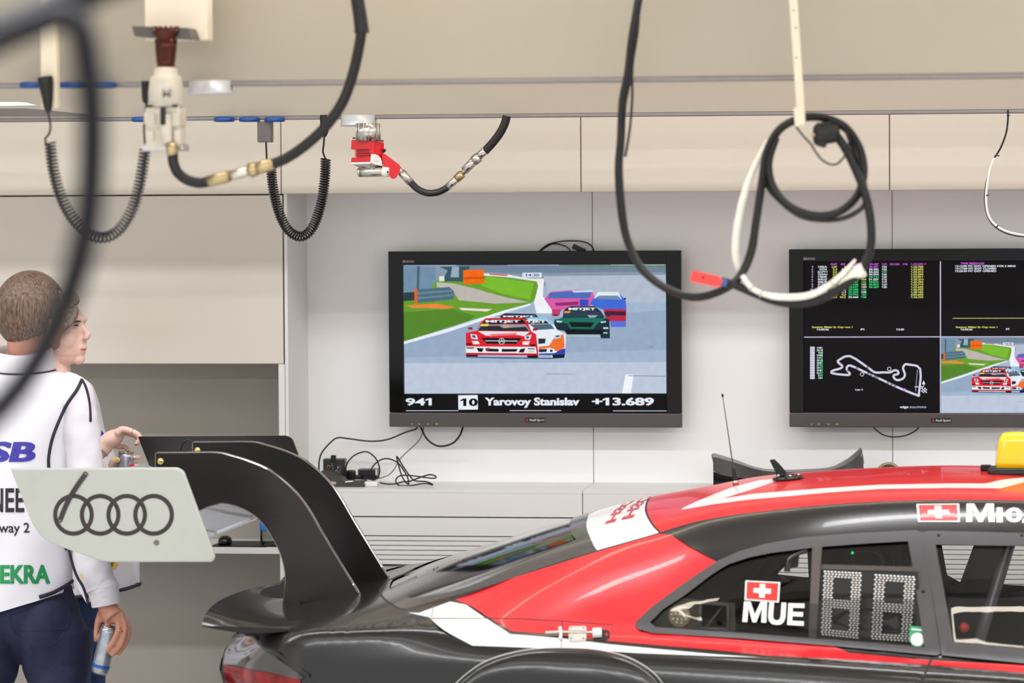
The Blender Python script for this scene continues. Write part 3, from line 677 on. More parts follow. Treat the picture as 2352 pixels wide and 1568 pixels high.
# ---- blue sockets under both beams
def socket(px, py, Y, r, lab, grp):
    c = P(px, py, Y); z = c.z
    m = MB(); m.lathe(c, (0, 0, 1), [(r*.8, -.004), (r, -.002), (r, .006), (r*.92, .011), (r*.55, .012)], m_blue, 24)
    o = m.build('power_socket'); based(o, c); return tag(o, lab, 'socket', grp)
for px, lab in ((77, 'blue round socket under the near beam, behind the black plug at the left'), (166, 'blue round socket under the near beam, right of the hanging post'), (236, 'blue round socket under the near beam, nearest the white wheel gun')): socket(px, 199, YN-.022, .034, lab, 'blue sockets under the near beam')
for px, lab in ((326, 'blue round socket under the far beam, beside the white wheel gun'), (515, 'blue round socket under the far beam, leftmost of the row of three'), (573, 'blue round socket under the far beam, middle of the row of three'), (631, 'blue round socket under the far beam, above the grey plug box')): socket(px, 277, YG-.012, .032, lab, 'blue sockets under the far beam')
# ---- white disc holders
def disc(px, py0, py1, hw, Y, lab):
    a = P(px, py0, Y); h = a.z-P(px, py1, Y).z; c = Vector((a.x, Y, a.z-h)); r = hw/FPX*(Y*math.cos(PSI)-a.x*math.sin(PSI))
    m = MB(); m.lathe(c, (0, 0, 1), [(r*.93, 0), (r*1.03, .002), (r*1.04, .006), (r*.97, .010), (r*.96, h)], mat('zinc_grey', (196, 196, 200), .35, metal=.25, var=.05), 32)
    o = m.build('wheel_gun_holder'); based(o, c); tag(o, lab, 'holder', 'round holders under the beams')
disc(484, 185, 217, 52, YN+.03, 'pale grey round holder under the near beam, right of the white wheel gun')
disc(824, 264, 290, 42, YG+.03, 'pale grey round holder under the far beam, above the red wheel gun')
# ---- posts, plate and bracket
YA = 8.95
def hang(px0, px1, py1, Y, th, m, mat_, bev=.003): m.box((P(px0, py1, Y).x, Y, P(px0, py1, Y).z), (P(px1, py1, Y).x, Y+th, 3.398), mat_, bev); return m
m_post = mat('cream_painted_steel', (214, 201, 178), .45, var=.03)
tag(based(hang(333, 476, 93, YA, .06, MB(), mat('pale_beige_paint', (226, 212, 192), .5, var=.02)).build('mounting_post')), 'wide pale beige post coming down above the white wheel gun', 'post')
tag(based(hang(94, 131, 250, YA, .03, MB(), m_post).build('hanging_post')), 'narrow beige post hanging at the left with a black plug', 'post')
m_dk = mat('dark_painted_steel', (78, 72, 68), .5, var=.05)
o = MB(); A = [P(x, y, 8.86) for x, y in ((303, 60), (431, 64), (441, 90), (309, 83))]; o.prism(A, [p+Vector((0, .085, 0)) for p in A], m_dk); tag(based(o.build('holder_bracket')), 'dark grey bracket gripping the socket of the white wheel gun', 'bracket')
m_cop = mat('dark_copper', (76, 36, 29), .22, metal=.75, var=.2, scale=25)
# ---- white wheel gun
YW = 8.86
def S(px): return px/FPX*(YW*math.cos(PSI)+2.3*math.sin(PSI))
c0 = P(381, 348, YW)
t = thing('wheel_gun', c0, 'white wheel gun with a copper socket hanging upright from a bracket', 'wheel gun')
m_gunw = mat('worn_white_paint', (196, 187, 172), .4, var=.1, scale=40)
ax = (Vector(P(381, 60, YW))-c0).normalized()
def h(py): return (P(381, py, YW)-c0).length
q = MB(); q.lathe(c0, ax, [(S(20), h(155)), (S(22), h(140)), (S(25), h(110)), (S(26), h(92)), (S(22), h(90)), (S(24), h(86)), (S(30), h(78)), (S(31), h(66)), (S(26), h(64)), (S(22), h(66)), (S(18), h(80))], m_cop, 24)
for k in range(14):
    a = 2*PI*k/14; q.ball(c0+ax*h(64)+Vector((math.cos(a), math.sin(a), 0))*S(28), S(4), m_cop, u=8, v=6)
q.build('impact_socket', t, 'dark copper impact socket')
q = MB(); q.lathe(c0, ax, [(S(38), h(246)), (S(40), h(240)), (S(40), h(210)), (S(37), h(182)), (S(34), h(175)), (S(28), h(172)), (S(27), h(158)), (S(20), h(154))], m_gunw, 28); q.build('nose_housing', t)
q = MB(); X_, Y_, Z_ = Vector((1, 0, 0)), Vector((0, 1, 0)), ax
def blk(px, py0, py1, wpx, dpx, m_, bev=.004, dy=0): q.obox(c0+ax*(h(py0)+h(py1))/2+X_*S(px-381)+Y_*S(dy), X_, Y_, Z_, S(wpx), S(dpx), abs(h(py0)-h(py1)), m_, bev)
blk(381, 246, 296, 84, 70, m_gunw, .008); blk(381, 292, 338, 82, 64, m_gunw, .006); blk(416, 300, 336, 18, 30, m_gunw, .004, -26); blk(352, 258, 286, 26, 12, m_gunw, .002, -33); blk(413, 258, 290, 20, 12, m_gunw, .002, -33); blk(352, 300, 324, 20, 10, m_gunw, .002, -32)
q.build('motor_housing', t)
q = MB(); blk(380, 331, 349, 98, 60, m_alu, .003); q.build('end_plate', t)
for x_ in (352, 412): q = MB(); blk(x_, 241, 247, 12, 10, m_black, .001, -40); q.build('screw', t)
q = MB(); a = c0+ax*h(266)-Y_*S(40)+X_*S(7); b_ = c0+ax*h(330)-Y_*S(46)+X_*S(14); q.tube([a, a.lerp(b_, .5), b_], [S(16), S(14), S(12)], m_gunw, 14, 4); q.build('handle', t)
q = MB(); blk(388, 246, 288, 12, 12, m_black, .003, -55); q.build('trigger', t)
q = MB(); v, f = text_in('M', (372, 204, 394, 224), .02); q.add([P(x, y, YW-S(41)) for x, y in v], f, mat('faded_print', (150, 142, 134), .5)); q.build('lettering', t)
# its hose
YH = YW-S(48)
t = thing('air_hose', P(445, 420, YH), 'thick black air hose with brass couplings running up from the white wheel gun', 'hose')
m_brass = mat('dull_brass', (178, 160, 120), .3, metal=.85, var=.1)
MB().tube(pathpx([(397, 350), (398, 372), (408, 396), (430, 413), (458, 420), (482, 416)], YH), .0125, m_rub, 14).build('hose', t)
MB().tube(pathpx([(622, 378), (660, 362), (706, 330), (750, 288), (788, 232), (812, 165), (826, 100), (830, 70)], YH), .0125, m_rub, 14).build('hose', t)
MB().tube(pathpx([(770, -890), (800, -400), (816, -60), (820, -10), (826, 30), (830, 60), (831, 76)], YH), [.016, .016, .016, .016, .0165, .017, .018], m_rub, 14).build('sleeve', t)
fz = lambda a, b_, r, m_, n=14: MB().tube([P(*a, YH), P(*b_, YH)], r, m_, n, 1)
fz((392, 330), (397, 356), .0135, m_brass).build('coupling', t); fz((478, 417), (526, 405), .014, m_brass).build('coupling', t)
fz((524, 405), (580, 390), .0115, m_steel).build('coupling', t); fz((572, 392), (590, 387), .017, m_brass, 6).build('coupling_nut', t); fz((586, 388), (628, 376), .0145, m_brass).build('coupling', t)
# ---- coiled cables
def coil(lab, lead1, path, lead2, Y, r, turns, wr, at):
    t = thing('coiled_cable', P(*at, Y), lab, 'cable')
    MB().tube(helix(pathpx(path, Y), r, turns), wr, m_rubg, 6, 1).build('coil', t)
    MB().tube(pathpx(lead1, Y), wr, m_rub, 8).build('lead', t); MB().tube(pathpx(lead2, Y), wr, m_rub, 8).build('lead', t)
    return t
coil('black coiled cable in a wide loop at the left, under the narrow post', [(106, 235), (111, 262), (116, 290), (112, 308), (104, 318), (106, 330)], [(115, 328), (121, 380), (136, 440), (162, 495), (198, 533), (238, 545), (274, 526), (304, 478), (322, 415), (333, 345)], [(334, 346), (332, 320), (331, 290), (336, 240), (337, 225)], 9.02, .0128, 62, .0026, (238, 548))
coil('shiny black coiled cable in a narrow loop left of the red wheel gun', [(611, 325), (612, 350), (614, 375), (622, 388)], [(623, 385), (627, 430), (640, 485), (662, 528), (692, 543), (718, 522), (737, 470), (746, 410), (748, 365)], [(748, 366), (742, 350), (743, 335), (745, 312), (746, 300)], YG, .0138, 66, .0029, (692, 550))
def plug(name, prof, Y, lab, m_=None):
    a = [Vector(P(x, y, Y)) for x, y, r in prof]; rs = [r/FPX*(a[0].y*math.cos(PSI)-a[0].x*math.sin(PSI)) for x, y, r in prof]
    o = MB().tube(a, rs, m_ or m_rub, 14, 3).build(name); based(o); return tag(o, lab, 'plug')
plug('cable_plug', [(103, 176, 17), (105, 190, 18), (108, 215, 14), (110, 245, 10), (112, 258, 5)], 8.94, 'black tapered plug on the narrow hanging post at the left')
plug('cable_plug', [(335, 186, 10), (335, 205, 10), (335, 228, 9), (337, 238, 4)], 9.066, 'black plug half hidden behind the white wheel gun')
plug('cable_plug', [(743, 264, 8), (744, 285, 9), (745, 303, 9), (745, 314, 4)], YG, 'black plug at the right end of the narrow coiled cable')
o = MB(); a = P(594, 327, YG); b_ = P(625, 278, YG); o.box((a.x, YG-.02, a.z), (b_.x, YG+.02, b_.z), m_grey, .003); o.box((P(625, 1, YG).x, YG-.01, P(1, 322, YG).z), (P(628, 1, YG).x, YG, P(1, 318, YG).z), m_brass); tag(based(o.build('plug_box')), 'grey box plug hanging under the blue sockets of the far beam', 'plug')
# ---- red wheel gun
YR = 11.48
def zr(x, y, dy=0): return P(780+x/8.711, 250+y/8.711, YR+dy)
k = 1/8.711/FPX*(YR*math.cos(PSI)+2.2*math.sin(PSI))
t = thing('wheel_gun', zr(560, 1380), 'red wheel gun with a silver nose hanging under the far beam', 'wheel gun')
m_red = mat('red_anodised', (205, 18, 30), .28, var=.06, coat=.4)
q = MB(); a, b_ = zr(570, 640), zr(575, 290); q.tube([a, b_], [250*k, 242*k], m_steel, 28, 1)
for i in range(14):
    an = 2*PI*i/14; d = Vector((math.cos(an), math.sin(an), 0))*246*k; q.tube([a+d, b_+d], 14*k, m_alu, 6, 1)
q.build('nose', t)
# six-sided red body: a left face, a right face that looks to the camera
def hexa(y0, y1, off, mm, mb):
    top = [(240, 640-20, 60), (620, y0, -230), (885, y0+80, 60), (880, y0+60, 300), (560, y0, 380), (250, y0+10, 250)]
    T = [zr(x, y0+(80 if x > 800 else 0)*.9+(15 if x < 300 else 0), d*k) for x, _, d in top]
    B = [zr(x-12, y1+(60 if x > 800 else 0)*.9+(10 if x < 300 else 0), d*k) for x, _, d in top]
    mb.prism(T, B, mm)
q = MB(); hexa(605, 800, 0, m_red, q); hexa(960, 1055, 0, m_red, q)
T = [(300, 60), (600, -200), (880, 60), (870, 290), (560, 360), (300, 240)]
for i in range(5):
    y = 800+34*i; q.prism([zr(x, y, d*k) for x, d in T], [zr(x, y+20, d*k) for x, d in T], m_red)
T2 = [(340, 80), (590, -150), (850, 60), (840, 270), (560, 330), (330, 220)]
q.prism([zr(x, 790, d*k) for x, d in T2], [zr(x, 970, d*k) for x, d in T2], mat('dark_red_fins', (120, 10, 18), .35))
q.prism([zr(x, y, d*k) for x, y, d in ((600, 640, -222), (690, 660, -170), (690, 900, -165), (600, 890, -222))], [zr(x, y, d*k+.01) for x, y, d in ((600, 640, -222), (690, 660, -170), (690, 900, -165), (600, 890, -222))], m_red)
q.prism([zr(x, y, d*k) for x, y, d in ((690, 670, -165), (890, 700, 40), (880, 1040, 40), (690, 1040, -165))], [zr(x, y, d*k+.01) for x, y, d in ((690, 670, -165), (890, 700, 40), (880, 1040, 40), (690, 1040, -165))], m_red)
q.build('motor_housing', t)
q = MB(); hexa(585, 603, 0, m_white, q); q.build('front_plate', t)
q = MB(); hexa(1057, 1095, 0, m_white, q)
q.prism([zr(x, 1095+(50 if x > 700 else 0), d*k) for x, d in ((230, 60), (600, -200), (860, 60), (560, 350))], [zr(x, 1190+(60 if x > 700 else 0), d*k) for x, d in ((420, 60), (600, -150), (800, 60), (560, 250))], m_alu); q.build('end_plate', t)
q = MB(); v = [(625, 900), (700, 905), (770, 930), (820, 980), (850, 1060), (850, 1140), (700, 1110), (615, 1060)]; fd = lambda x: -228*k+(x-620)*k*.82; q.prism([zr(x, y, fd(x)-.002) for x, y in v], [zr(x, y, fd(x)+.004) for x, y in v], m_white)
for y in (960, 1020, 1045): q.add([zr(x, y_, fd(x)-.0024) for x, y_ in ((690, y), (780, y+15), (780, y+24), (690, y+9))], [(0, 1, 2, 3)], m_lgrey)
q.build('label_sticker', t)
q = MB(); q.tube([zr(400, 1270, -60*k), zr(880, 1262, -60*k)], 95*k, m_alu, 20, 1); q.tube([zr(370, 1275, -60*k), zr(405, 1270, -60*k)], [88*k, 98*k], m_steel, 20, 1); q.build('exhaust_tube', t)
q = MB(); q.tube([zr(885, 1262, -70*k), zr(960, 1265, -110*k)], [102*k, 100*k], m_white, 24, 1); q.tube([zr(960, 1265, -110*k), zr(965, 1265, -113*k)], 22*k, m_black, 10, 1); q.build('end_cap', t)
for x, y, d in ((285, 585, 60), (600, 560, -200), (850, 640, 60)): MB().tube([zr(x, y+20, d*k), zr(x, y-15, d*k)], 28*k, m_black, 10, 1).build('bolt', t)
q = MB(); hd = [(850, 905), (900, 895), (1200, 1120), (1222, 1165), (1200, 1270), (1130, 1380), (1080, 1405), (1030, 1390), (960, 1290), (880, 1150), (850, 1020)]
hp = roundpoly(hd, 30, 3); q.prism([zr(x, y, -55*k) for x, y in hp], [zr(x, y, 95*k) for x, y in hp], m_red); q.build('handle', t)
q = MB(); q.tube([zr(880, 820), zr(915, 850)], 35*k, m_black, 8, 1); q.build('trigger', t)
t = thing('air_hose', P(990, 446, YR), 'short black air hose with steel couplings between the red wheel gun and the far beam', 'hose')
YR2 = YR+20*k
def fr(a, b_, r, m_, n=14): return MB().tube([P(*a, YR2), P(*b_, YR2)], r, m_, n, 1)
fr((914, 386), (924, 398), .010, m_steel, 6).build('coupling', t); fr((922, 395), (943, 419), .0125, m_alu).build('coupling', t)
MB().tube(pathpx([(940, 415), (958, 433), (980, 443), (1003, 442), (1022, 434), (1034, 424)], YR2), .0105, m_rubg, 14).build('hose', t)
fr((1028, 429), (1052, 408), .0112, m_steel).build('coupling', t); fr((1048, 411), (1062, 399), .0135, m_brass, 6).build('coupling_nut', t); fr((1060, 400), (1078, 384), .0085, m_steel).build('coupling', t); fr((1066, 392), (1090, 368), .013, m_steel, 8).build('coupling', t); fr((1088, 370), (1100, 360), .0165, m_alu, 6).build('coupling_nut', t); fr((1096, 362), (1120, 341), .0125, m_steel).build('coupling', t)
MB().tube(pathpx([(1114, 347), (1134, 325), (1150, 303), (1160, 282), (1164, 266)], YR2), .0128, m_rub, 14).build('hose', t)
# ---- big hanging cables on the right
YK = 8.98
t = thing('hanging_cable', P(1590, 690, YK), 'long black cable bundle hanging in a deep loop and coiled on the flat strap', 'cable')
mainp = [(1500, -880), (1490, -400), (1472, -60), (1463, 20), (1450, 100), (1444, 170), (1430, 240), (1426, 320), (1421, 395), (1428, 490), (1444, 560), (1475, 618), (1530, 662), (1590, 682), (1645, 672), (1695, 640), (1724, 580), (1738, 500), (1750, 420), (1762, 350), (1790, 298), (1836, 273), (1886, 270), (1936, 290), (1972, 335), (1984, 395), (1968, 450), (1925, 487), (1872, 494), (1815, 474), (1776, 430), (1765, 375), (1782, 315)]
MB().tube(pathpx(mainp, YK), .0098, m_rub, 12, 8).build('cable', t)
MB().tube(pathpx([(x+5*math.sin(i*.9), y+3*math.cos(i*.7)) for i, (x, y) in enumerate(mainp[:28])], YK-.012), .0062, m_rub, 10, 8).build('cable', t)
MB().tube(pathpx([(1900, 285), (1938, 335), (1968, 395), (1990, 455), (2001, 520), (1998, 575), (1978, 620), (1940, 655), (1890, 685), (1838, 697), (1780, 691), (1730, 672), (1690, 655), (1655, 645)], YK-.02), .0102, m_rub, 12, 8).build('cable', t)
MB().tube(pathpx([(1498, -880), (1488, -400), (1470, -60), (1466, 60), (1453, 150), (1452, 230), (1446, 300), (1436, 360)], YK+.012), .003, m_rub, 8).build('thin_wire', t)
MB().tube(pathpx([(1945, 300), (1962, 350), (1985, 420), (1985, 470), (1940, 500), (1880, 505), (1830, 492), (1780, 450), (1757, 420)], YK+.016), .006, m_rubg, 10, 8).build('cable', t)
t2 = thing('cable_connector', P(1620, 660, YK-.02), 'red cable connector on the end of the black loop', 'connector')
m_con = mat('red_connector_plastic', (238, 62, 58), .4, var=.04)
fr_ = roundpoly([(1590, 620), (1652, 634), (1660, 644), (1652, 660), (1584, 646)], 4, 3); o = MB(); o.prism([P(x, y, YK-.045) for x, y in fr_], [P(x, y, YK-.015) for x, y in fr_], m_con); o.build('shell', t2)
MB().lathe(P(1615, 637, YK-.0452), (0, 1, 0), [(.001, -.0006), (.0032, -.0004), (.0032, .002)], m_black, 12).build('screw', t2)
MB().tube(pathpx([(1652, 646), (1670, 652)], YK-.03), .009, mat('blue_boot', (60, 92, 150), .5), 10, 1).build('boot', t2)
m_braid = mat('white_braided_sleeve', (232, 226, 214), .5, var=.1, scale=120, bump=.6)
t2 = thing('braided_hose', P(1690, 560, YK+.03), 'white braided hose tied along the black cable loop', 'hose')
MB().tube(pathpx([(1764, 322), (1745, 360), (1722, 410), (1704, 468), (1692, 530), (1689, 580), (1695, 612), (1705, 635)], YK+.02), [.006, .0075, .0085, .009, .009, .009, .0085, .006], m_braid, 12, 6).build('sleeve', t2)
MB().tube(pathpx([(1705, 632), (1716, 650), (1730, 664), (1748, 673)], YK-.035), .0062, m_braid, 10, 5).build('sleeve', t2)
MB().tube(pathpx([(1746, 673), (1780, 681), (1830, 682), (1870, 674), (1908, 652), (1940, 624), (1965, 596)], YK-.034), [.0055, .008, .0085, .008, .007, .006, .003], m_braid, 12, 5).build('sleeve', t2)
MB().tube(pathpx([(1925, 655), (1950, 638), (1970, 625), (1984, 618)], YK-.02), [.003, .009, .016, .017], m_braid, 12, 5).build('frayed_end', t2)
for p, d in (((1748, 674), (.5, 0, -.2)), ((1912, 651), (.7, 0, .5)), ((1727, 660), (.6, 0, -.6))): MB().lathe(P(*p, YK-.033), d, [(.009, -.002), (.0105, 0), (.009, .002)], m_lgrey, 12).build('tie', t2)
q = plug('cable_socket', [(1868, 308, 16), (1874, 308, 24), (1880, 308, 26), (1915, 303, 25), (1928, 302, 20)], YK-.04, 'chunky black cable socket with a brass pin hanging inside the coil')
q['category'] = 'socket'
MB().lathe(P(1869, 310, YK-.066), (-.4, -1, .0), [(.004, 0), (.004, .004)], m_brass, 10).build('pin', q)
bpy.data.objects['pin'].location = -q.location
MB().obox(P(1888, 328, YK-.04), (1, 0, -.3), (0, 1, 0), (.3, 0, 1), .022, .03, .02, m_black, .004).build('clamp', q); bpy.data.objects['clamp'].location = -q.location
cable('tether_wire', pathpx([(1826, 288), (1845, 312), (1862, 330), (1874, 350), (1892, 370), (1918, 378), (1940, 358), (1950, 325), (1942, 298), (1925, 282), (1905, 276)], YK-.05), .0024, m_rub, 'thin black tether wire looping below the chunky socket', 'cable')
t = thing('hanging_strap', P(1838, 290, YK), 'flat cream metal strap with punched holes hanging from above, holding the coil', 'strap')
def slab(pp, Y, th, m_, name, par): a = [P(x, y, Y) for x, y in pp]; return MB().prism(a, [p+Vector((0, th, 0)) for p in a], m_).build(name, par)
slab([(1751, -900), (1771, -900), (1849, 268), (1831, 268)], YK-.03, .006, m_post, 'strap', t)
slab([(1823, 248), (1847, 244), (1849, 286), (1826, 291)], YK-.06, .03, m_post, 'hook', t)
for x, y in ((1823, 24), (1828, 64), (1829, 132)): MB().lathe(P(x, y, YK-.0302), (0, 1, 0), [(.0006, -.0003), (.0024, -.0002), (.0024, .001)], mat('dark_hole', (112, 96, 78), .7), 10).build('hole', t)
# ---- thin white cable with black ties at the right
t = thing('data_cable', P(2316, 540, YG), 'thin white cable with black ties hanging below the far beam at the right edge', 'cable')
MB().tube(pathpx([(2315, 252), (2315, 275), (2311, 305), (2298, 340), (2282, 365)], YG), .0028, m_rub, 8).build('black_section', t)
MB().tube(pathpx([(2284, 362), (2275, 385), (2267, 425), (2265, 465), (2272, 498), (2292, 521), (2325, 535), (2370, 540), (2420, 525)], YG), .0036, m_white, 10).build('cable', t)
q = MB().tube(pathpx([(2280, 368), (2271, 395), (2263, 430), (2262, 470), (2271, 503), (2292, 526), (2325, 540), (2370, 545)], YG+.004), .0016, m_rub, 8); q.build('thin_wire', t)
for p, d in (((2316, 265), (0, 0, 1)), ((2292, 357), (.4, 0, 1)), ((2268, 448), (0, 0, 1)), ((2290, 520), (1, 0, -1))): MB().lathe(P(*p, YG), d, [(.0048, -.0016), (.0052, 0), (.0048, .0016)], m_black, 10).build('cable_tie', t)
# ---- lamp housing at the far left
o = MB(); a = [P(x, y, YG-.2) for x, y in ((-80, 249), (60, 249), (190, 262), (190, 266), (-80, 266))]; o.prism(a, [p+Vector((0, .12, 0)) for p in a], m_grey); t = tag(based(o.build('lamp_housing')), 'grey lamp housing with a lit white strip at the far left edge', 'lamp')
q = MB(); a = [P(x, y, YG-.201) for x, y in ((-80, 234), (40, 234), (64, 240), (-80, 243))]; q.prism(a, [p+Vector((0, .1, 0)) for p in a], em((240, 244, 255), 1.2)); o = q.build('lit_strip', t, 'lit white strip'); o.location = -t.location
# ---- out of focus cable close to the camera
YX = 3.3
t = thing('foreground_cable', P(205, 300, YX), 'thick black cable very close to the camera, out of focus at the left', 'cable')
m_fg = mat('black_cable_near', (14, 12, 18), .5, var=.05, spec=.25)
MB().tube(pathpx([(-420, -1500), (-380, -200), (-250, 160), (-140, 150), (-60, 120), (20, 82), (90, 52), (150, 38), (186, 70), (202, 150), (212, 250), (212, 360), (205, 470), (188, 570), (162, 660), (124, 750), (76, 840), (20, 915), (-60, 990), (-150, 1060), (-300, 1300), (-420, 2000), (-440, 4200)], YX), .0135, m_fg, 14, 8).build('cable', t)
MB().tube(pathpx([(-300, 400), (-220, 170), (-140, 120), (-40, 88), (60, 52), (150, 10), (230, -40), (330, -130), (420, -700), (440, -3200)], YX+.08), .019, m_fg, 14, 6).build('cable', t)
# =================================================================== THE RACING CAR
YCAR = 10.69
m_blk = mat('satin_black_wrap', (25, 23, 22), .21, var=.05, scale=8, coat=.2, spec=.5)
m_rd = mat('red_wrap', (216, 24, 36), .3, var=.03, scale=8, coat=.25)
m_wh = mat('white_wrap', (236, 234, 232), .3, var=.015, scale=8, coat=.3)
m_line = mat('panel_gap_black', (12, 11, 11), .6)
m_lline = mat('panel_gap_soft', (110, 100, 98), .6)
m_frit = mat('grey_window_border', (70, 68, 66), .2, var=.04, coat=.3)
m_satin = mat('satin_dark_grey_frame', (62, 60, 64), .38, var=.05, spec=.6)
m_int = mat('matt_black_interior', (13, 12, 12), .7, var=.1)
m_int2 = mat('dark_carbon_interior', (26, 23, 22), .35, var=.15)
m_carb = carbonmat('carbon_fibre', freq=62., rough=.28)
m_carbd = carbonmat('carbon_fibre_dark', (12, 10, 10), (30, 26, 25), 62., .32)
m_rim = mat('glossy_carbon_edge', (96, 88, 84), .12, var=.1, spec=.8, coat=.6)
m_win = glassmat('side_window', (243, 243, 243), .9, .015)
m_rwin = glassmat('rear_window', (120, 120, 122), 1.0, .05, 1.6)

def pch(x, y, q):
    """monotone cubic through (x, y)"""
    x = np.array(x, float); y = np.array(y, float); h = np.diff(x); d = np.diff(y)/h; m = np.zeros_like(y)
    m[1:-1] = [0 if a*b <= 0 else 2*a*b/(a+b) for a, b in zip(d[:-1], d[1:])]; m[0] = d[0]; m[-1] = d[-1]
    q = np.clip(q, x[0], x[-1]); i = np.clip(np.searchsorted(x, q)-1, 0, len(h)-1); t = (q-x[i])/h[i]
    return y[i]*(1+2*t)*(1-t)**2+m[i]*h[i]*t*(1-t)**2+y[i+1]*t*t*(3-2*t)+m[i+1]*h[i]*t*t*(t-1)
def line(px, ext):
    """traced longitudinal line: (px, py, half width) + metric continuation (x, z, half width)"""
    L = []
    for a, b, w in px:
        p = P(a, b, YCAR-w); L.append((p.x, p.z, w))
    return sorted(L+list(ext))
L0 = line([(690, 1367, 0), (790, 1355, 0), (868, 1345, 0), (893, 1331, 0), (955, 1306, 0), (1040, 1275, 0), (1146, 1242, 0), (1230, 1215, 0), (1316, 1190, 0), (1400, 1168, 0), (1489, 1145, 0), (1600, 1128, 0), (1728, 1102, 0), (1856, 1092, 0), (2016, 1084, 0), (2175, 1079, 0), (2271, 1081, 0), (2352, 1084, 0)], [(.12, 1.11, 0), (.35, 1.07, 0), (.95, .80, 0), (1.7, .70, 0), (2.0, .56, 0), (2.1, .42, 0)])
L1 = line([(540, 1449, .56), (610, 1447, .76), (700, 1438, .86), (870, 1428, .83), (938, 1402, .74), (1054, 1371, .66), (1340, 1274, .59), (1513, 1223, .56), (1600, 1194, .55), (1728, 1176, .54), (1888, 1158, .54), (2016, 1150, .54), (2175, 1146, .54), (2352, 1147, .55)], [(.12, 1.03, .56), (.35, 1.0, .57), (.95, .78, .72), (1.7, .68, .80), (2.0, .54, .72), (2.1, .41, .6)])
L3 = line([(540, 1456, .60), (610, 1455, .83), (700, 1449, .93), (870, 1445, .932), (938, 1443, .925), (1180, 1455, .87), (1460, 1452, .81), (1800, 1478, .81), (2155, 1510, .82), (2352, 1525, .83)], [(.35, .635, .84), (.95, .66, .84), (1.7, .60, .87), (2.0, .48, .78), (2.1, .36, .64)])
L4 = line([(522, 1492, .60), (580, 1490, .83), (690, 1490, .938), (938, 1485, .938), (1180, 1483, .925), (1290, 1488, .915), (1720, 1507, .90), (2155, 1532, .895), (2352, 1545, .90)], [(.35, .61, .91), (.95, .60, .93), (1.7, .53, .93), (2.0, .43, .82), (2.1, .33, .66)])
L5 = line([(508, 1535, .62), (580, 1535, .84), (690, 1535, .943), (938, 1530, .95), (1180, 1532, .95), (1720, 1552, .935), (2352, 1588, .94)], [(.35, .555, .95), (.95, .53, .96), (1.7, .46, .95), (2.0, .36, .84), (2.1, .28, .68)])
XR_, XF_ = P(506, 1530, YCAR-.6).x, 2.1
NS, NV = 220, 170
XS = XR_+(XF_-XR_)*np.linspace(0, 1, NS)
def ev(L, k): return pch([p[0] for p in L], [p[k] for p in L], XS)
z0, (z1, w1), (z3, w3), (z4, w4), (z5, w5) = ev(L0, 1), (ev(L1, 1), ev(L1, 2)), (ev(L3, 1), ev(L3, 2)), (ev(L4, 1), ev(L4, 2)), (ev(L5, 1), ev(L5, 2))
z0 = np.maximum(z0, z1+.004)
def taper(x): return np.clip(1-((XR_+.28-x)/.28).clip(0, 1)**2.2*.34, 0, 1)
SEC = np.zeros((NS, NV, 2)); KL1 = np.zeros(NS)
for i in range(NS):
    a, b = z0[i], z1[i]; g = taper(XS[i])
    pts = [(0, a)]+[(w1[i]*t, a-(a-b)*(.85*t**2.3)) for t in (.25, .5, .72, .88)]
    hh = z1[i]-z3[i]; k = min(1, max(0, hh/.25))
    pts += [(w1[i]+.006, z1[i]-.012*k), (w1[i]+(w3[i]-w1[i])*.30+.018*k, z1[i]-hh*.27-.004), (w1[i]+(w3[i]-w1[i])*.62+.02*k, z1[i]-hh*.62), (w3[i], z3[i]), (w4[i], z4[i]), (w5[i], z5[i]), (.965*g, .42), (.95*g, .2), (.93*g, .1)]
    q, _ = crom([Vector((p[0], 0, p[1])) for p in pts], [0]*len(pts), 8)
    q = np.array([(v.x, v.z) for v in q]); s = np.r_[0, np.cumsum(np.hypot(*np.diff(q, axis=0).T))]
    KL1[i] = s[38]/s[-1]*(NV-1); u = np.linspace(0, s[-1], NV); SEC[i, :, 0] = np.interp(u, s, q[:, 0]); SEC[i, :, 1] = np.interp(u, s, q[:, 1])
# light smoothing round and along the car
for _ in range(10): SEC[:, 1:-1] = .25*SEC[:, :-2]+.5*SEC[:, 1:-1]+.25*SEC[:, 2:]
for _ in range(10): SEC[1:-1] = .25*SEC[:-2]+.5*SEC[1:-1]+.25*SEC[2:]
GV = np.zeros((NS, NV, 3)); GV[:, :, 0] = XS[:, None]; GV[:, :, 1] = YCAR-SEC[:, :, 0]; GV[:, :, 2] = SEC[:, :, 1]
# the tail leans: its outline swings out from the deck edge to the lamp and back in below
_zz = [P(512, y, YCAR-.6).z for y in (1640, 1568, 1530, 1490, 1455, 1440)]; _dx = P(545, 1460, YCAR-.6).x-P(505, 1460, YCAR-.6).x
GV[:, :, 0] += np.interp(GV[:, :, 2], _zz, [_dx*k for k in (.8, .35, 0, .28, .85, 1.0)])*np.clip(1-(XS[:, None]-XR_)/.35, 0, 1)**1.5
du = np.gradient(GV, axis=0); dv = np.gradient(GV, axis=1); GN = np.cross(du, dv); GN /= np.linalg.norm(GN, axis=2, keepdims=True)+1e-12
GN[:, 0] = [(-(z0[min(i+1, NS-1)]-z0[max(i-1, 0)]), 0, XS[min(i+1, NS-1)]-XS[max(i-1, 0)]) for i in range(NS)]; GN[:, 0] /= np.linalg.norm(GN[:, 0], axis=1, keepdims=True)
if GN[NS//2, NV//2, 1] > 0: GN[:, 1:] *= -1
_v = [Vector(p) for p in GV.reshape(-1, 3)]; _f = []
for i in range(NS-1):
    for k in range(NV-1):
        a = i*NV+k; _f += [(a, a+1, a+NV), (a+1, a+NV+1, a+NV)]
BV = BVHTree.FromPolygons(_v, _f); _n = GN.reshape(-1, 3)
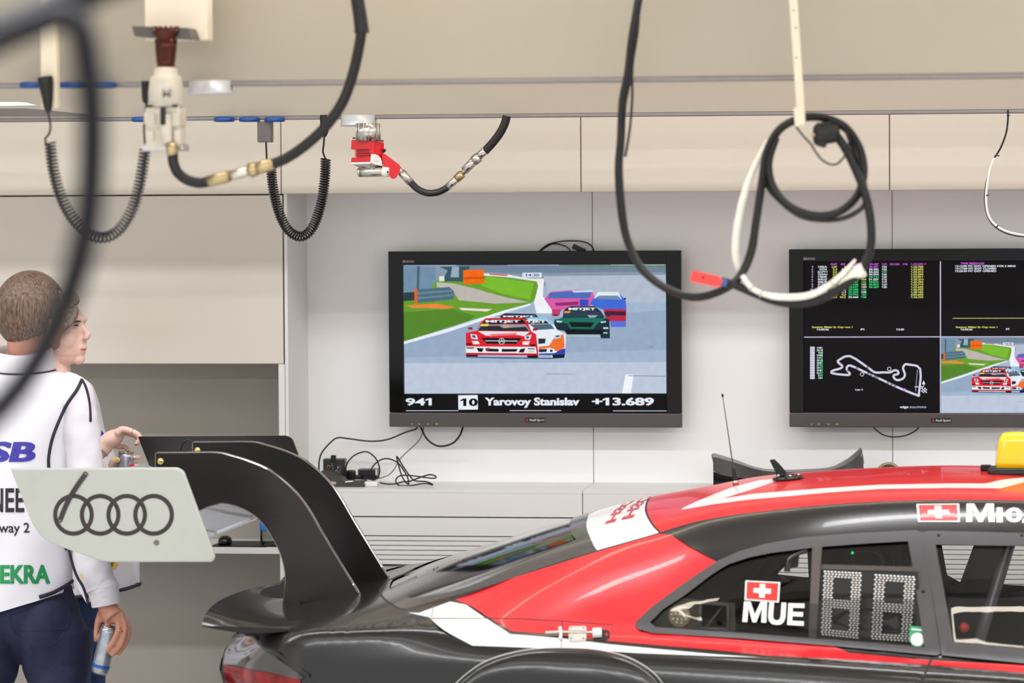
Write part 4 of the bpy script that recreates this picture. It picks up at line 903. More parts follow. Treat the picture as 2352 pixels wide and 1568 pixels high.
from mathutils.interpolate import poly_3d_calc
def hit(o, d):
    r = BV.ray_cast(o, d)
    if r[0] is None: return None
    return r[0], r[2]
def nrm(p, fi):
    f = _f[fi]; w = poly_3d_calc([_v[k] for k in f], p); n = sum((Vector(_n[k])*ww for k, ww in zip(f, w)), Vector()); return n.normalized()
def cast(px, py):
    """photo pixel -> point on the near half of the body"""
    r = hit(CAM, D(px, py).normalized())
    if r: return r[0]
    best = None
    for t in np.linspace(9, 11.4, 60):
        p = P(px, py, t); q = BV.find_nearest(p)
        if q[0] is not None and (best is None or q[3] < best[1]): best = (q[0], q[3])
    return best[0]
def side(x, z):
    r = hit(Vector((x, YCAR-3, z)), Vector((0, 1, 0)))
    if r: return r[0], nrm(*r)
    q = BV.find_nearest(Vector((x, YCAR-.7, z))); return q[0], nrm(q[0], q[2])
def topz(x, y):
    yy = YCAR-abs(y-YCAR); r = hit(Vector((x, yy, 4)), Vector((0, 0, -1)))
    if not r:
        q = BV.find_nearest(Vector((x, yy, 1))); p, n = q[0], nrm(q[0], q[2])
    else: p, n = r[0], nrm(*r)
    if y > YCAR: p = Vector((p.x, 2*YCAR-p.y, p.z)); n = Vector((n.x, -n.y, n.z))
    return p, n
def xz(poly): return [(p.x, p.z) for p in (cast(*q) for q in poly)]
def xy(poly): return [(p.x, p.y) for p in (cast(*q) for q in poly)]
def strip(pts, w):
    """thin band along a 2-D polyline"""
    q = [Vector(p) for p in pts]; L, R = [], []
    for i in range(len(q)):
        d = (q[min(i+1, len(q)-1)]-q[max(i-1, 0)]).normalized(); n = Vector((-d.y, d.x))*w/2; L.append(q[i]+n); R.append(q[i]-n)
    return L+R[::-1]
def skin(name, fn, outer, regs, holes, mats, parent, grid=.022, off=0.0, mirror=False, offn=None, label=None, extra=()):
    v, F, M = cdt(outer, regs, holes, grid, extra=extra)
    co, no = [], []
    for p in v:
        q, n = fn(p.x, p.y); o_ = off+(offn(p.x, p.y) if offn else 0)
        if mirror: q = Vector((q.x, 2*YCAR-q.y, q.z)); n = Vector((n.x, -n.y, n.z))
        co.append(q+n*o_); no.append(n)
    faces = []
    for f in F:
        a, b, c = (co[k] for k in f[:3]); nn = no[f[0]]
        faces.append(f if (b-a).cross(c-a).dot(nn) > 0 else f[::-1])
    me = bpy.data.meshes.new(name); me.from_pydata(co, [], faces)
    for m in mats: me.materials.append(m)
    me.polygons.foreach_set('material_index', M); me.polygons.foreach_set('use_smooth', [True]*len(faces)); me.update()
    if not offn: me.normals_split_custom_set_from_vertices([tuple(n) for n in no])
    return link(name, me, parent, label)
CAR = thing('racing_car', (0, YCAR, 0), 'black, red and white touring race car with a big rear wing', 'car')
# ---------------------------------------------------------------- side skin (near) with the livery as regions
kk = KL1
EDG = np.array([[np.interp(kk[i], range(NV), GV[i, :, c]) for c in range(3)] for i in range(NS)])   # where top skin and side skin meet
top_edge = [(EDG[i, 0], EDG[i, 2]) for i in range(NS)]
X_SIDE = [(EDG[i, 0], EDG[i, 2]-d) for d in (.003, .0065, .0105, .015, .020, .026, .033, .042, .052) for i in range(2, NS-2)]
X_TOP = [(EDG[i, 0], YCAR+s_*(YCAR-EDG[i, 1]-d)) for d in (.004, .009, .015, .022, .03, .04) for i in range(2, NS-2) for s_ in (-1, 1)]; bot_edge = [(GV[i, -1, 0], GV[i, -1, 2]+.004) for i in range(NS-1, -1, -3)]
kr = int(kk[0])+2; rear_edge = [(GV[0, k, 0], GV[0, k, 2]) for k in range(NV-2, kr, -7)]
front_edge = [(GV[-1, k, 0], GV[-1, k, 2]) for k in range(int(kk[-1])+4, NV-2, 9)]
outer_s = top_edge+front_edge+bot_edge+rear_edge
XCUT = .32
RED = [(1046, 1376), (1180, 1326), (1340, 1276), (1513, 1226), (1541, 1228), (1649, 1291), (1600, 1350), (1480, 1420), (1470, 1450), (1700, 1468), (1915, 1484), (1951, 1499), (2139, 1516), (2352, 1527), (2500, 1534), (2500, 1553), (2352, 1545), (2137, 1527), (1900, 1512), (1761, 1505), (1650, 1493), (1394, 1471), (1258, 1455), (1176, 1449), (1128, 1421), (1084, 1392)]
WHI = [(936, 1404), (962, 1407), (995, 1395), (1034, 1381), (1070, 1388), (1121, 1422), (1172, 1456), (1290, 1465), (1400, 1479), (1650, 1503), (1748, 1509), (1650, 1506.5), (1462, 1499), (1343, 1491), (1258, 1488), (1085, 1482), (986, 1417)]
WHI[0] = (936, 1406)
QF = [(1459, 1437), (1463, 1427), (1500, 1393), (1560, 1349), (1606, 1317), (1649, 1289), (1700, 1267), (1760, 1250), (1850, 1235), (1950, 1227), (2040, 1222), (2104, 1219), (2117, 1224), (2137, 1340), (2161, 1502), (2152, 1507), (1900, 1484), (1700, 1468), (1500, 1456), (1466, 1447)]
QH = [(1489, 1433), (1520, 1402), (1567, 1371), (1636, 1318), (1671, 1296), (1722, 1279), (1772, 1269), (1880, 1255), (2000, 1246), (2090, 1241), (2101, 1300), (2128, 1492), (1868, 1472), (1693, 1458), (1502, 1445)]
DF = [(2116, 1225), (2135, 1221), (2352, 1226), (2600, 1234), (2640, 1250), (2640, 1540), (2352, 1526), (2163, 1507), (2137, 1340)]
DH = [(2147, 1250), (2352, 1253), (2590, 1262), (2605, 1300), (2600, 1500), (2352, 1492), (2255, 1484), (2188, 1478)]
xs_q = lambda L: [cast(*p) for p in L]
gap = []
for L, w in ((((2100, 1221), (2240, 1221), (2420, 1226)), .0055), (((2107, 1222), (2137, 1340), (2158, 1506), (2140, 1511), (2128, 1540), (2114, 1572), (2110, 1640), (2100, 1760)), .006)): gap.append((strip(xz(L), w), 3))
for L in (((995, 1391), (991, 1419)), ((991, 1420), (1115, 1419)), ): gap.append((strip(xz(L), .0018), 4))
for L in (((1115, 1419), (1200, 1421), (1292, 1426), (1408, 1435)), ((1291, 1426), (1291, 1520))): gap.append((strip(xz(L), .0022), 3))
WX, WZ, WR = P(1290, 1900, YCAR-.95).x, .318, .322
circ = lambda cx: [(cx+WR*math.cos(a), max(.0, WZ+WR*math.sin(a))) for a in (2*PI*k/40 for k in range(40))]
arch = [(c[0], c[1]) for c in circ(WX)]; arch2 = [(c[0], c[1]) for c in circ(WX+2.75)]
qh, dh, qf, df = xz(QH), xz(DH), xz(QF), xz(DF)
def shrink(L, d):
    cx = sum(p[0] for p in L)/len(L); cz = sum(p[1] for p in L)/len(L); return [(p[0]+(cx-p[0])*d, p[1]+(cz-p[1])*d*2.2) for p in L]
qi, di = shrink(qh, .014), shrink(dh, .010)
mats_s = [m_blk, m_rd, m_wh, m_line, m_lline]
holes_s = [qh, dh, [p for p in arch if p[1] > .11] , [p for p in arch2 if p[1] > .11]]
# inner outlines must stay inside the skin: the arches are cut from the lower edge
FARH = [[(p.x, p.z) for p in (P(*q, YCAR+.66) for q in L)] for L in (((1774, 1330), (1850, 1338), (1850, 1262), (1822, 1260)), ((2160, 1252), (2237, 1252), (2202, 1348), (2172, 1330)), ((2330, 1252), (2480, 1256), (2480, 1362), (2301, 1354)))]
skin('body_side', side, outer_s, [(xz(RED), 1), (xz(WHI), 2)]+gap, holes_s, mats_s, CAR, .018, extra=X_SIDE)
skin('body_side', side, outer_s, [(xz(RED), 1), (xz(WHI), 2)], holes_s[2:]+FARH, mats_s, CAR, .03, mirror=True)
skin('side_lining', side, outer_s, [], holes_s[2:]+FARH, [m_int], CAR, .05, off=-.008, mirror=True)
# ---------------------------------------------------------------- top skin: roof, rear window opening, deck
ed = [(EDG[i, 0], EDG[i, 1]) for i in range(NS)]
if ed[-1][0] < EDG[-1, 0]-1e-6: ed.append((EDG[-1, 0], EDG[-1, 1]))
outer_t = ed+[(x, 2*YCAR-y) for x, y in ed[::-1]]
def mir(near):      # near curve from the edge to the centre -> full symmetric curve
    return near+[(x, 2*YCAR-y) for x, y in near[::-1]]
def curve(px, cx):  # traced near curve (edge first); last point put on the centre line
    q = xy(px); return q+[(cx if cx is not None else q[-1][0], YCAR)]
def q2(L): return [tuple(v[:2]) for v in smooth2([Vector((x, y, 0)) for x, y in L], 4)]
RRear = mir(q2(curve([(1515, 1222), (1500, 1206), (1490, 1190), (1483, 1168)], P(1489, 1146, YCAR).x)))
WB = mir(q2(curve([(1374, 1266), (1362, 1248), (1352, 1226), (1347, 1204)], P(1353, 1183, YCAR).x)))
GB = mir(q2(curve([(1318, 1252), (1310, 1238), (1306, 1222)], P(1309, 1194, YCAR).x)))
BB = mir(q2(curve([(934, 1398), (911, 1394), (884, 1376), (873, 1356)], P(893, 1331, YCAR).x)))
BG = mir(q2(curve([(948, 1388), (930, 1385), (903, 1370), (890, 1352)], P(905, 1326, YCAR).x)))
def band(a, b): return a+b[::-1]
front = [(x, YCAR-.48 if y < YCAR else YCAR+.48) for x, y in ((.13, 0), (.13, 99))]
yw = lambda x: float(np.interp(x, EDG[:, 0], YCAR-EDG[:, 1]))+.0005
def side_run(xa, xb, n=20): return [(x, YCAR-yw(x)) for x in np.linspace(xa, xb, n)]
rr = side_run(RRear[0][0], .10)
roofred = RRear[::-1]+rr+[(x, 2*YCAR-y) for x, y in rr[::-1]]
mv = lambda L, d: [(x, y) for x, y in L]
S1 = xy([(1564, 1170), (1600, 1152), (1664, 1144), (1728, 1134), (1888, 1121), (2016, 1113), (2175, 1110), (2262, 1110), (2310, 1100), (2352, 1096), (2352, 1107), (2297, 1121), (2175, 1120), (2016, 1123), (1888, 1132), (1728, 1146), (1600, 1164)])
S2 = xy([(1566, 1167), (1600, 1151), (1680, 1119), (1744, 1100), (1772, 1097), (1794, 1101), (1728, 1123), (1664, 1143), (1600, 1160)])
wsB = [(x, YCAR-yw(x)*.93) for x in np.linspace(.16, .90, 12)]
wind = wsB+[(x, 2*YCAR-y) for x, y in wsB[::-1]]
# the rear pane opening: from the base curve to the grey border, a hand's breadth in from the sides
def inset(L, k): return [(x, YCAR+(y-YCAR)*k) for x, y in L]
pane = band(inset(BG, .93), inset(GB, .90))
gl_all = band(BB, WB)
mt = [m_blk, m_rd, m_wh, m_frit, m_line]
regs_t = [(roofred, 1), (S1, 2), (S2, 2), (gl_all, 3), (band(WB, RRear), 2), (strip(RRear, .005), 4), (strip(BB, .006), 4), ([(x, 2*YCAR-y) for x, y in S1], 2)]
skin('roof_and_deck', topz, outer_t, regs_t, [pane, wind], mt, CAR, .022, extra=X_TOP)
skin('rear_window', topz, pane, [], [], [m_rwin], CAR, .03, off=-.004)
skin('windscreen', topz, wind, [], [], [m_win], CAR, .05, off=-.004)
# red writing on the white band, read from behind the car
v, f = text_in('HSCV', (0, 0, 1, 1), .03)
def onband(s, t):   # s across (0 near .. 1 far), t along the car
    a = Vector(cast(1400+68*t, 1252-44*t)); x = a.x; return (x, YCAR-.40+s*.66)
def decal(name, fn, v2, F, m, parent, off=.0012):
    co, no = [], []
    for p in v2: q, n = fn(*p); co.append(q+n*off); no.append(n)
    faces = []
    for k in F:
        nn = Vector()
        for j in range(1, len(k)-1): nn += (co[k[j]]-co[k[0]]).cross(co[k[j+1]]-co[k[0]])
        faces.append(k if nn.dot(no[k[0]]) > 0 else k[::-1])
    me = bpy.data.meshes.new(name); me.from_pydata(co, [], faces); me.materials.append(m)
    me.polygons.foreach_set('use_smooth', [True]*len(faces)); me.update(); me.normals_split_custom_set_from_vertices([tuple(n) for n in no])
    return link(name, me, parent)
def dense(v, f, n):
    bm = bmesh.new(); vs = [bm.verts.new((p[0], p[1], 0)) for p in v]
    for q in f:
        try: bm.faces.new([vs[k] for k in q])
        except ValueError: pass
    for _ in range(n):
        bmesh.ops.triangulate(bm, faces=bm.faces[:]); bmesh.ops.subdivide_edges(bm, edges=bm.edges[:], cuts=1, use_grid_fill=True)
    bm.verts.index_update(); r = [(x.co.x, x.co.y) for x in bm.verts], [tuple(x.index for x in q.verts) for q in bm.faces]; bm.free(); return r
v, f = dense(v, f, 1)
for k_, (pa, pb) in enumerate((((1381, 1218), (1412, 1200)), ((1424, 1200), (1456, 1186)))):
    x_a, x_b = cast(*pa).x, cast(*pb).x
    decal('sun_strip_lettering', topz, [(x_b-(x_b-x_a)*p[1], YCAR-.36+p[0]*.62) for p in v], f, m_rd, CAR)
# ---------------------------------------------------------------- blister of the rear wheel arch
AR = [(1042, 1575), (1075, 1545), (1120, 1517), (1180, 1499), (1240, 1491), (1300, 1490), (1360, 1493), (1420, 1504), (1465, 1521), (1505, 1549), (1528, 1580)]
a2 = [tuple(v_[:2]) for v_ in smooth2([Vector((x, z, 0)) for x, z in xz(AR)], 4)]
na = len(a2); inn2 = [(WX+.318*math.cos(t)*1.03, WZ+.318*math.sin(t)*1.02) for t in np.linspace(PI-.05, .05, na)]
def flare(mirror):
    rows = []
    for t in (0, .03, .06, .1, .15, .22, .35, .5, .7, .85, 1):
        row = []
        for a, b in zip(a2, inn2):
            x, z = a[0]*(1-t)+b[0]*t, a[1]*(1-t)+b[1]*t; q, n = side(x, z); d = math.hypot(x-a[0], z-a[1])
            p = q+n*(.001+.032*(1-math.exp(-d/.012))); row.append(Vector((p.x, 2*YCAR-p.y if mirror else p.y, p.z)))
        rows.append(row)
    return MB().loft(rows, m_blk, False, False).build('wheel_arch_flare', CAR)
flare(False); flare(True)
decal('arch_highlight', side, strip(a2, .0045), [(i, i+1, 2*len(a2)-2-i, 2*len(a2)-1-i) for i in range(len(a2)-1)], mat('arch_highlight_tone', (196, 192, 190), .25), CAR, .0022)  # light caught on the flare's upper lip, painted on as a pale strip
# ---------------------------------------------------------------- window frames and panes
def frame(name, o_, h_, off, m_, mirror=False, par=CAR): return skin(name, side, o_, [], [h_], [m_], par, .03, off=off, mirror=mirror)
frame('quarter_window_frame', qf, qi, .004, m_satin); frame('door_window_frame', df, di, .005, m_satin)
skin('quarter_window', side, qh, [], [], [m_win], CAR, .03, off=-.003); skin('door_window', side, dh, [], [], [m_win], CAR, .04, off=-.003)
for nm, p in (('frame_screw', (2156, 1231)), ('frame_screw', (2347, 1231)), ('frame_screw', (2121, 1359))):
    q, n = side(*xz([p])[0]); MB().lathe(q+n*.004, n, [(.0048, 0), (.0045, .002), (.002, .0026)], m_line, 12).build(nm, CAR)
# frames need thickness: returns running inwards round both openings
for h_ in (qi, di):
    A = [side(*p)[0]+side(*p)[1]*.004 for p in h_]; B = [p+Vector((0, .025, 0)) for p in A]; n = len(A)
    MB().add(A+B, [(i, (i+1) % n, n+(i+1) % n, n+i) for i in range(n)], m_int2).build('window_return', CAR)
# ---------------------------------------------------------------- behind the quarter window
def inner(poly, Y, m_, name, th=.004, par=CAR, lab=None):
    a = [P(x, y, Y) for x, y in poly]; return MB().prism(a, [p+Vector((0, th, 0)) for p in a], m_).build(name, par, lab)
YQ1 = YCAR-.735
m_pan = mat('dark_olive_panel', (66, 60, 50), .35, var=.06)
pan = [P(x, y, YQ1) for x, y in ((1478, 1436), (1567, 1373), (1688, 1384), (1690, 1462), (1500, 1450))]
pv, pF, pM = cdt([(p.x, p.z) for p in pan], [], [[(p.x, p.z) for p in (P(x, y, YQ1) for x, y in ((1612, 1388), (1668, 1393), (1668, 1443), (1609, 1439)))]])
mb = MB().add([Vector((p.x, YQ1, p.y)) for p in pv], pF, m_pan); mb.build('corner_panel', CAR, 'olive panel with a round lamp behind the glass')
mb = MB()
for a, b_ in (((1608, 1384), (1672, 1389)), ((1672, 1388), (1672, 1449)), ((1673, 1446), (1606, 1442)), ((1607, 1442), (1609, 1384))): mb.tube([P(*a, YQ1-.004), P(*b_, YQ1-.004)], .005, m_grey, 6, 1)
mb.tube([P(1655, 1398, YQ1+.03), P(1622, 1440, YQ1+.03)], .003, m_grey, 6, 1); mb.build('vent_frame', CAR)
c = P(1561, 1414, YQ1-.004); mb = MB(); mb.lathe(c, (0, -1, 0), [(.030, 0), (.030, .004), (.027, .006), (.001, .006)], mat('pale_olive_lamp', (150, 138, 112), .3), 24)
mb.build('round_lamp', CAR)
LR = bpy.data.objects['round_lamp']
for i, (x, y) in enumerate(((1543, 1411), (1552, 1410), (1561, 1411), (1570, 1411), (1579, 1411), (1546, 1421), (1556, 1422), (1566, 1422), (1575, 1421), (1554, 1429), (1565, 1430))): MB().ball(P(x, y, YQ1-.0105), .0032, m_white, u=8, v=6).build('lamp_led', LR)
inner([(1866, 1253), (1888, 1251), (1874, 1480), (1856, 1478)], YQ1-.006, mat('grey_divider_strip', (92, 84, 78), .4), 'window_divider')
inner([(1888, 1296), (2112, 1302), (2113, 1312), (1886, 1307)], YQ1-.003, mat('grey_divider_bar', (80, 74, 70), .4), 'display_rail')
inner([(1880, 1306), (2108, 1313), (2126, 1490), (1870, 1474)], YQ1+.01, mat('display_backing', (24, 21, 19), .4), 'display_board')
# two digits of white diodes
YD = YQ1+.004
def digit(qd):
    """qd: tl, tr, br, bl in photo pixels; rows of diodes in a seven segment 8"""
    mb = MB(); m_ = mat('white_diodes', (250, 249, 246), .35, var=.05)
    cols, rows_ = 11, 28
    for r_ in range(rows_):
        for c_ in range(cols):
            seg = c_ < 3 or c_ > cols-4 or r_ < 3 or r_ > rows_-4 or abs(r_-(rows_-1)/2) < 1.6
            if not seg: continue
            u, w = (c_+(.25 if r_ % 2 else -.05))/(cols-1), r_/(rows_-1)
            x = (qd[0][0]*(1-u)+qd[1][0]*u)*(1-w)+(qd[3][0]*(1-u)+qd[2][0]*u)*w; y = (qd[0][1]*(1-u)+qd[1][1]*u)*(1-w)+(qd[3][1]*(1-u)+qd[2][1]*u)*w
            mb.ball(P(x, y, YD), .0037, m_, (1.1, 1, .62), 6, 4)
    return mb.build('number_digit', CAR, 'digit 8 of white diodes')
digit([(1895, 1312), (1975, 1316), (1967, 1464), (1888, 1456)]); digit([(2012, 1320), (2098, 1325), (2088, 1472), (2003, 1466)])
BLOCK = {
 'M': [[(0, 1), (0, 0), (.28, 0), (.5, .62), (.72, 0), (1, 0), (1, 1), (.79, 1), (.79, .3), (.58, 1), (.42, 1), (.21, .3), (.21, 1)]],
 'U': [[(0, 0), (.28, 0), (.28, .62), (.34, .75), (.5, .81), (.66, .75), (.72, .62), (.72, 0), (1, 0), (1, .64), (.93, .84), (.76, .97), (.5, 1), (.24, .97), (.07, .84), (0, .64)]],
 'E': [[(0, 0), (1, 0), (1, .2), (.29, .2), (.29, .39), (.93, .39), (.93, .59), (.29, .59), (.29, .8), (1, .8), (1, 1), (0, 1)]],
 'u': [[(0, 0), (.24, 0), (.24, .38), (.36, .38), (.41, .2), (.52, .06), (.69, 0), (.86, .06), (.97, .24), (1, .5), (.97, .76), (.86, .94), (.69, 1), (.52, .94), (.41, .8), (.36, .6), (.24, .6), (.24, 1), (0, 1)], [(.69+.13*math.cos(t), .5+.28*math.sin(t)) for t in (2*PI*k/16 for k in range(16))]],
 'l': [[(.14, 0), (1, 0), (1, 1), (.72, 1), (.72, .26), (.42, .26), (.38, .72), (.28, .96), (.1, 1.02), (0, 1), (0, .76), (.09, .72), (.13, .5)]]}
def block_word(name, items, m_, off):
    """items: (letter, tl, tr, br, bl) in photo pixels"""
    mb = MB()
    for ch, tl, tr, br, bl in items:
        T = lambda u, w: ((tl[0]*(1-u)+tr[0]*u)*(1-w)+(bl[0]*(1-u)+br[0]*u)*w, (tl[1]*(1-u)+tr[1]*u)*(1-w)+(bl[1]*(1-u)+br[1]*u)*w)
        v2, F, M = cdt(BLOCK[ch][0], [], BLOCK[ch][1:], .12); co = []
        for p in v2: q, n = side(*wpos(*T(p.x, p.y))); co.append(q+n*off)
        mb.add(co, [f if (co[f[1]]-co[f[0]]).cross(co[f[2]]-co[f[0]]).y < 0 else f[::-1] for f in F], m_)
    return mb.build(name, CAR)
# stickers on the quarter window and pillar
def wpos(px, py): p = cast(px, py); return (p.x, p.z)
def flat_decal(name, poly, m_, off, par=CAR):
    v2, F, M = cdt(xz(poly), [], [], .02); return decal(name, side, [(p.x, p.y) for p in v2], F, m_, par, off)
m_flag = mat('flag_red', (232, 40, 38), .35, coat=.3); m_cross = mat('flag_white', (236, 232, 230), .35, coat=.3)
def flag(tl, tr, br, bl, off):
    T = lambda u, w: ((tl[0]*(1-u)+tr[0]*u)*(1-w)+(bl[0]*(1-u)+br[0]*u)*w, (tl[1]*(1-u)+tr[1]*u)*(1-w)+(bl[1]*(1-u)+br[1]*u)*w)
    f = flat_decal('flag_sticker', [T(0, 0), T(1, 0), T(1, 1), T(0, 1)], m_cross, off)
    flat_decal('red_field', [T(.05, .07), T(.95, .07), T(.95, .93), T(.05, .93)], m_flag, off+.0012, f)
    flat_decal('white_cross', [T(*p) for p in ((.42, .16), (.58, .16), (.58, .38), (.75, .38), (.75, .62), (.58, .62), (.58, .84), (.42, .84), (.42, .62), (.25, .62), (.25, .38), (.42, .38))], m_cross, off+.0024, f)
def unroot(names):   # sub-parts were linked in world metres under a part: nothing to fix, parts sit at their thing's origin
    pass
flag((1712, 1332), (1792, 1336), (1789, 1383), (1710, 1377), -.001)
flag((2105, 1158), (2203, 1157), (2205, 1199), (2109, 1199), .0015)
def word(name, s_, q, m_, bold, off, n=1):
    v, f = text_in(s_, (0, 0, 1, 1), bold); v, f = dense(v, f, n)
    (tl, tr, br, bl) = q
    pp = [((tl[0]*(1-u)+tr[0]*u)*(1-w)+(bl[0]*(1-u)+br[0]*u)*w, (tl[1]*(1-u)+tr[1]*u)*(1-w)+(bl[1]*(1-u)+br[1]*u)*w) for u, w in v]
    return decal(name, side, [wpos(*p) for p in pp], f, m_, CAR, off)
block_word('window_lettering', [('M', (1709, 1381), (1762, 1382), (1760, 1430), (1705, 1428)), ('U', (1767, 1383), (1806, 1384), (1803, 1436), (1763, 1434)), ('E', (1811, 1385), (1848, 1386), (1846, 1437), (1808, 1435))], m_cross, .001)
block_word('name_lettering', [('M', (2220, 1157), (2283, 1157), (2285, 1199), (2219, 1199)), ('u', (2289, 1166), (2347, 1166), (2348, 1200), (2289, 1200)), ('l', (2350, 1167), (2388, 1167), (2390, 1200), (2348, 1201))], m_cross, .0015)
m_grn = mat('sticker_green', (40, 150, 104), .4)
g_ = flat_decal('inspection_sticker', [(2090, 1436), (2128, 1440), (2126, 1470), (2119, 1482), (2108, 1487), (2096, 1482), (2088, 1470)], m_grn, -.0008)
flat_decal('white_seal', [(2107+15*math.cos(a), 1468+15*math.sin(a)) for a in (2*PI*k/24 for k in range(24))], m_cross, .0004, g_)
flat_decal('white_bar', [(2094, 1443), (2123, 1446), (2123, 1449), (2094, 1446)], m_cross, .0004, g_)
# ---------------------------------------------------------------- cabin: far through-views stay open, the rest is dark
mb = MB(); xA, xB = XS[2]+.1, 1.1
mb.box((-1.35, YCAR-.8, .12), (1.0, YCAR+.8, .16), m_int); mb.build('cabin_floor', CAR)
fill = MB()
inn = lambda pts, Y: [P(x, y, Y) for x, y in pts]
MB().box((-1.38, YCAR-.7, .14), (-1.34, YCAR+.7, .60), m_int).build('rear_bulkhead', CAR)
YI = YCAR+.25
def bar(pts, r, m_, name='roll_cage_bar'): return MB().tube(pts, r, m_, 12, 5).build(name, CAR)
m_cage = mat('cage_grey_paint', (140, 134, 140), .22, metal=.5, var=.06)
bar(pathpx([(2325, 1230), (2300, 1310), (2268, 1410), (2236, 1520)], YCAR-.48), .016, m_cage)
bar(pathpx([(1690, 1290), (1760, 1320), (1900, 1400), (2050, 1480)], YI+.3), .018, m_int2)
bar(pathpx([(1820, 1250), (1740, 1330), (1660, 1430)], YI), .03, m_int2)
bar(pathpx([(2060, 1256), (2100, 1400), (2110, 1520)], YCAR-.2), .022, m_int2)
bar(pathpx([(1950, 1256), (1985, 1262), (2020, 1275), (2030, 1295), (2000, 1310), (1965, 1300), (1955, 1280), (1962, 1262)], YCAR-.55), .008, m_rub, 'harness_cable')
bar(pathpx([(1855, 1262), (1830, 1270), (1812, 1285), (1808, 1312)], YCAR-.6), .008, m_steel, 'foil_hose')
o = inner([(1801, 1280), (1836, 1266), (1832, 1302), (1806, 1306)], YCAR-.58, m_int2, 'cabin_bracket', .02)
MB().ball(P(1958, 1269, YCAR-.6), .0035, em((40, 230, 90), 1.5), u=8, v=6).build('green_indicator', CAR)
inner([(2241, 1250), (2328, 1250), (2300, 1350), (2235, 1480), (2180, 1490), (2168, 1336), (2203, 1350)], YCAR-.1, m_int2, 'seat_wing', .08)
inner([(2160, 1360), (2300, 1380), (2420, 1376), (2420, 1560), (2150, 1560)], YCAR+.3, m_int, 'seat_shell', .25)
inner([(1470, 1345), (1780, 1338), (1900, 1338), (2140, 1356), (2140, 1520), (1430, 1500)], YCAR+.45, m_int, 'cabin_side_panel', .03)
inner([(1868, 1250), (2140, 1245), (2160, 1360), (1868, 1345)], YCAR+.42, m_int, 'cabin_net', .02)
inner([(1500, 1230), (1640, 1240), (1776, 1262), (1768, 1335), (1500, 1400)], YCAR+.40, m_int, 'rear_cabin_panel', .02)
c = P(2213, 1440, YCAR-.5); mb = MB(); mb.lathe(c, (.3, -1, 0), [(.0135, 0), (.0135, .008), (.010, .014), (.004, .016)], m_con, 16); mb.build('red_switch', CAR)
# ---------------------------------------------------------------- rear: fascia, spoiler lip, lamp
capz = [GV[0, k] for k in range(NV)]; rg = [Vector(p) for p in capz]+[Vector((p[0], 2*YCAR-p[1], p[2])) for p in capz[::-1]]
MB().add(rg, [tuple(range(len(rg)))], m_blk).build('rear_panel', CAR)
TE = [(463, 1436, .86), (466, 1424, .845), (474, 1406, .81), (490, 1389, .72), (515, 1373, .58), (556, 1357, .36), (600, 1346, .17), (640, 1339, 0)]
FE = [(700, 1437, .80), (702, 1430, .77), (700, 1420, .70), (696, 1410, .58), (692, 1400, .45), (690, 1388, .30), (690, 1376, .15), (690, 1368, 0)]
te = [P(x, y, YCAR-w) for x, y, w in TE]; fe = [P(x, y, YCAR-w) for x, y, w in FE]
te = smooth2(te, 4); fe = smooth2(fe, 4); te[-1].y = fe[-1].y = YCAR
def rows3(A, B, sag, n=10):
    R = []
    for i in range(n+1):
        t = i/n; R.append([a.lerp(b, t)+Vector((0, 0, -sag*math.sin(PI*t)*(1 if sag > 0 else 1))) for a, b in zip(A, B)])
    return R
full = lambda L: L+[Vector((p.x, 2*YCAR-p.y, p.z)) for p in L[-2::-1]]
mb = MB(); up = rows3(full(te), full(fe), .012); mb.loft(up, m_blk, False, False)
yl = te[0].y; low = [Vector(te[0])+Vector((.002, .002, -.003)), P(500, 1445.5, yl), P(560, 1455, yl), P(620, 1453, yl), P(700, 1444, yl+.02)]
low = [Vector((p.x, yl+.002, p.z)) for p in low]; ml = lambda L: [Vector((p.x, 2*YCAR-p.y, p.z)) for p in L]
endf = low+[u_[0] for u_ in up[::-1]]; mb.add(endf, [tuple(range(len(endf)))], m_int); mb.add(ml(endf), [tuple(range(len(endf)-1, -1, -1))], m_int)
mb.loft([low, ml(low)], m_int, False, False); mb.loft([full(te), [Vector((p.x+.002, p.y, p.z-.003)) for p in full(te)]], m_blk, False, False)
mb.loft([[Vector((p.x+.002, p.y, p.z-.003)) for p in full(te)], [low[2].lerp(ml(low)[2], k/(len(full(te))-1)) for k in range(len(full(te)))]], m_int, False, False)
mb.build('tail_lip', CAR)
m_lens = mat('red_lamp_glass', (122, 3, 7), .1, var=.6, scale=24, coat=.2, spec=.35)
m_smoke = mat('smoked_lamp_cover', (60, 54, 56), .1, var=.1, coat=1, metal=.4)
lamp = skin('tail_lamp', side, xz([(516, 1528), (560, 1534), (620, 1545), (672, 1556), (692, 1562), (690, 1590), (640, 1640), (520, 1640)]), [], [], [m_lens], CAR, .015, off=.004)
skin('lamp_cover', side, xz([(538, 1460), (560, 1458), (585, 1470), (640, 1512), (700, 1556), (690, 1561), (620, 1543), (560, 1532), (517, 1526), (522, 1495)]), [], [], [m_smoke], lamp, .015, off=.006)
decal('lamp_edge', side, strip(xz([(587, 1462), (640, 1500), (712, 1552)]), .008), [(0, 1, 4, 5), (1, 2, 3, 4)], m_blk, CAR, .008)
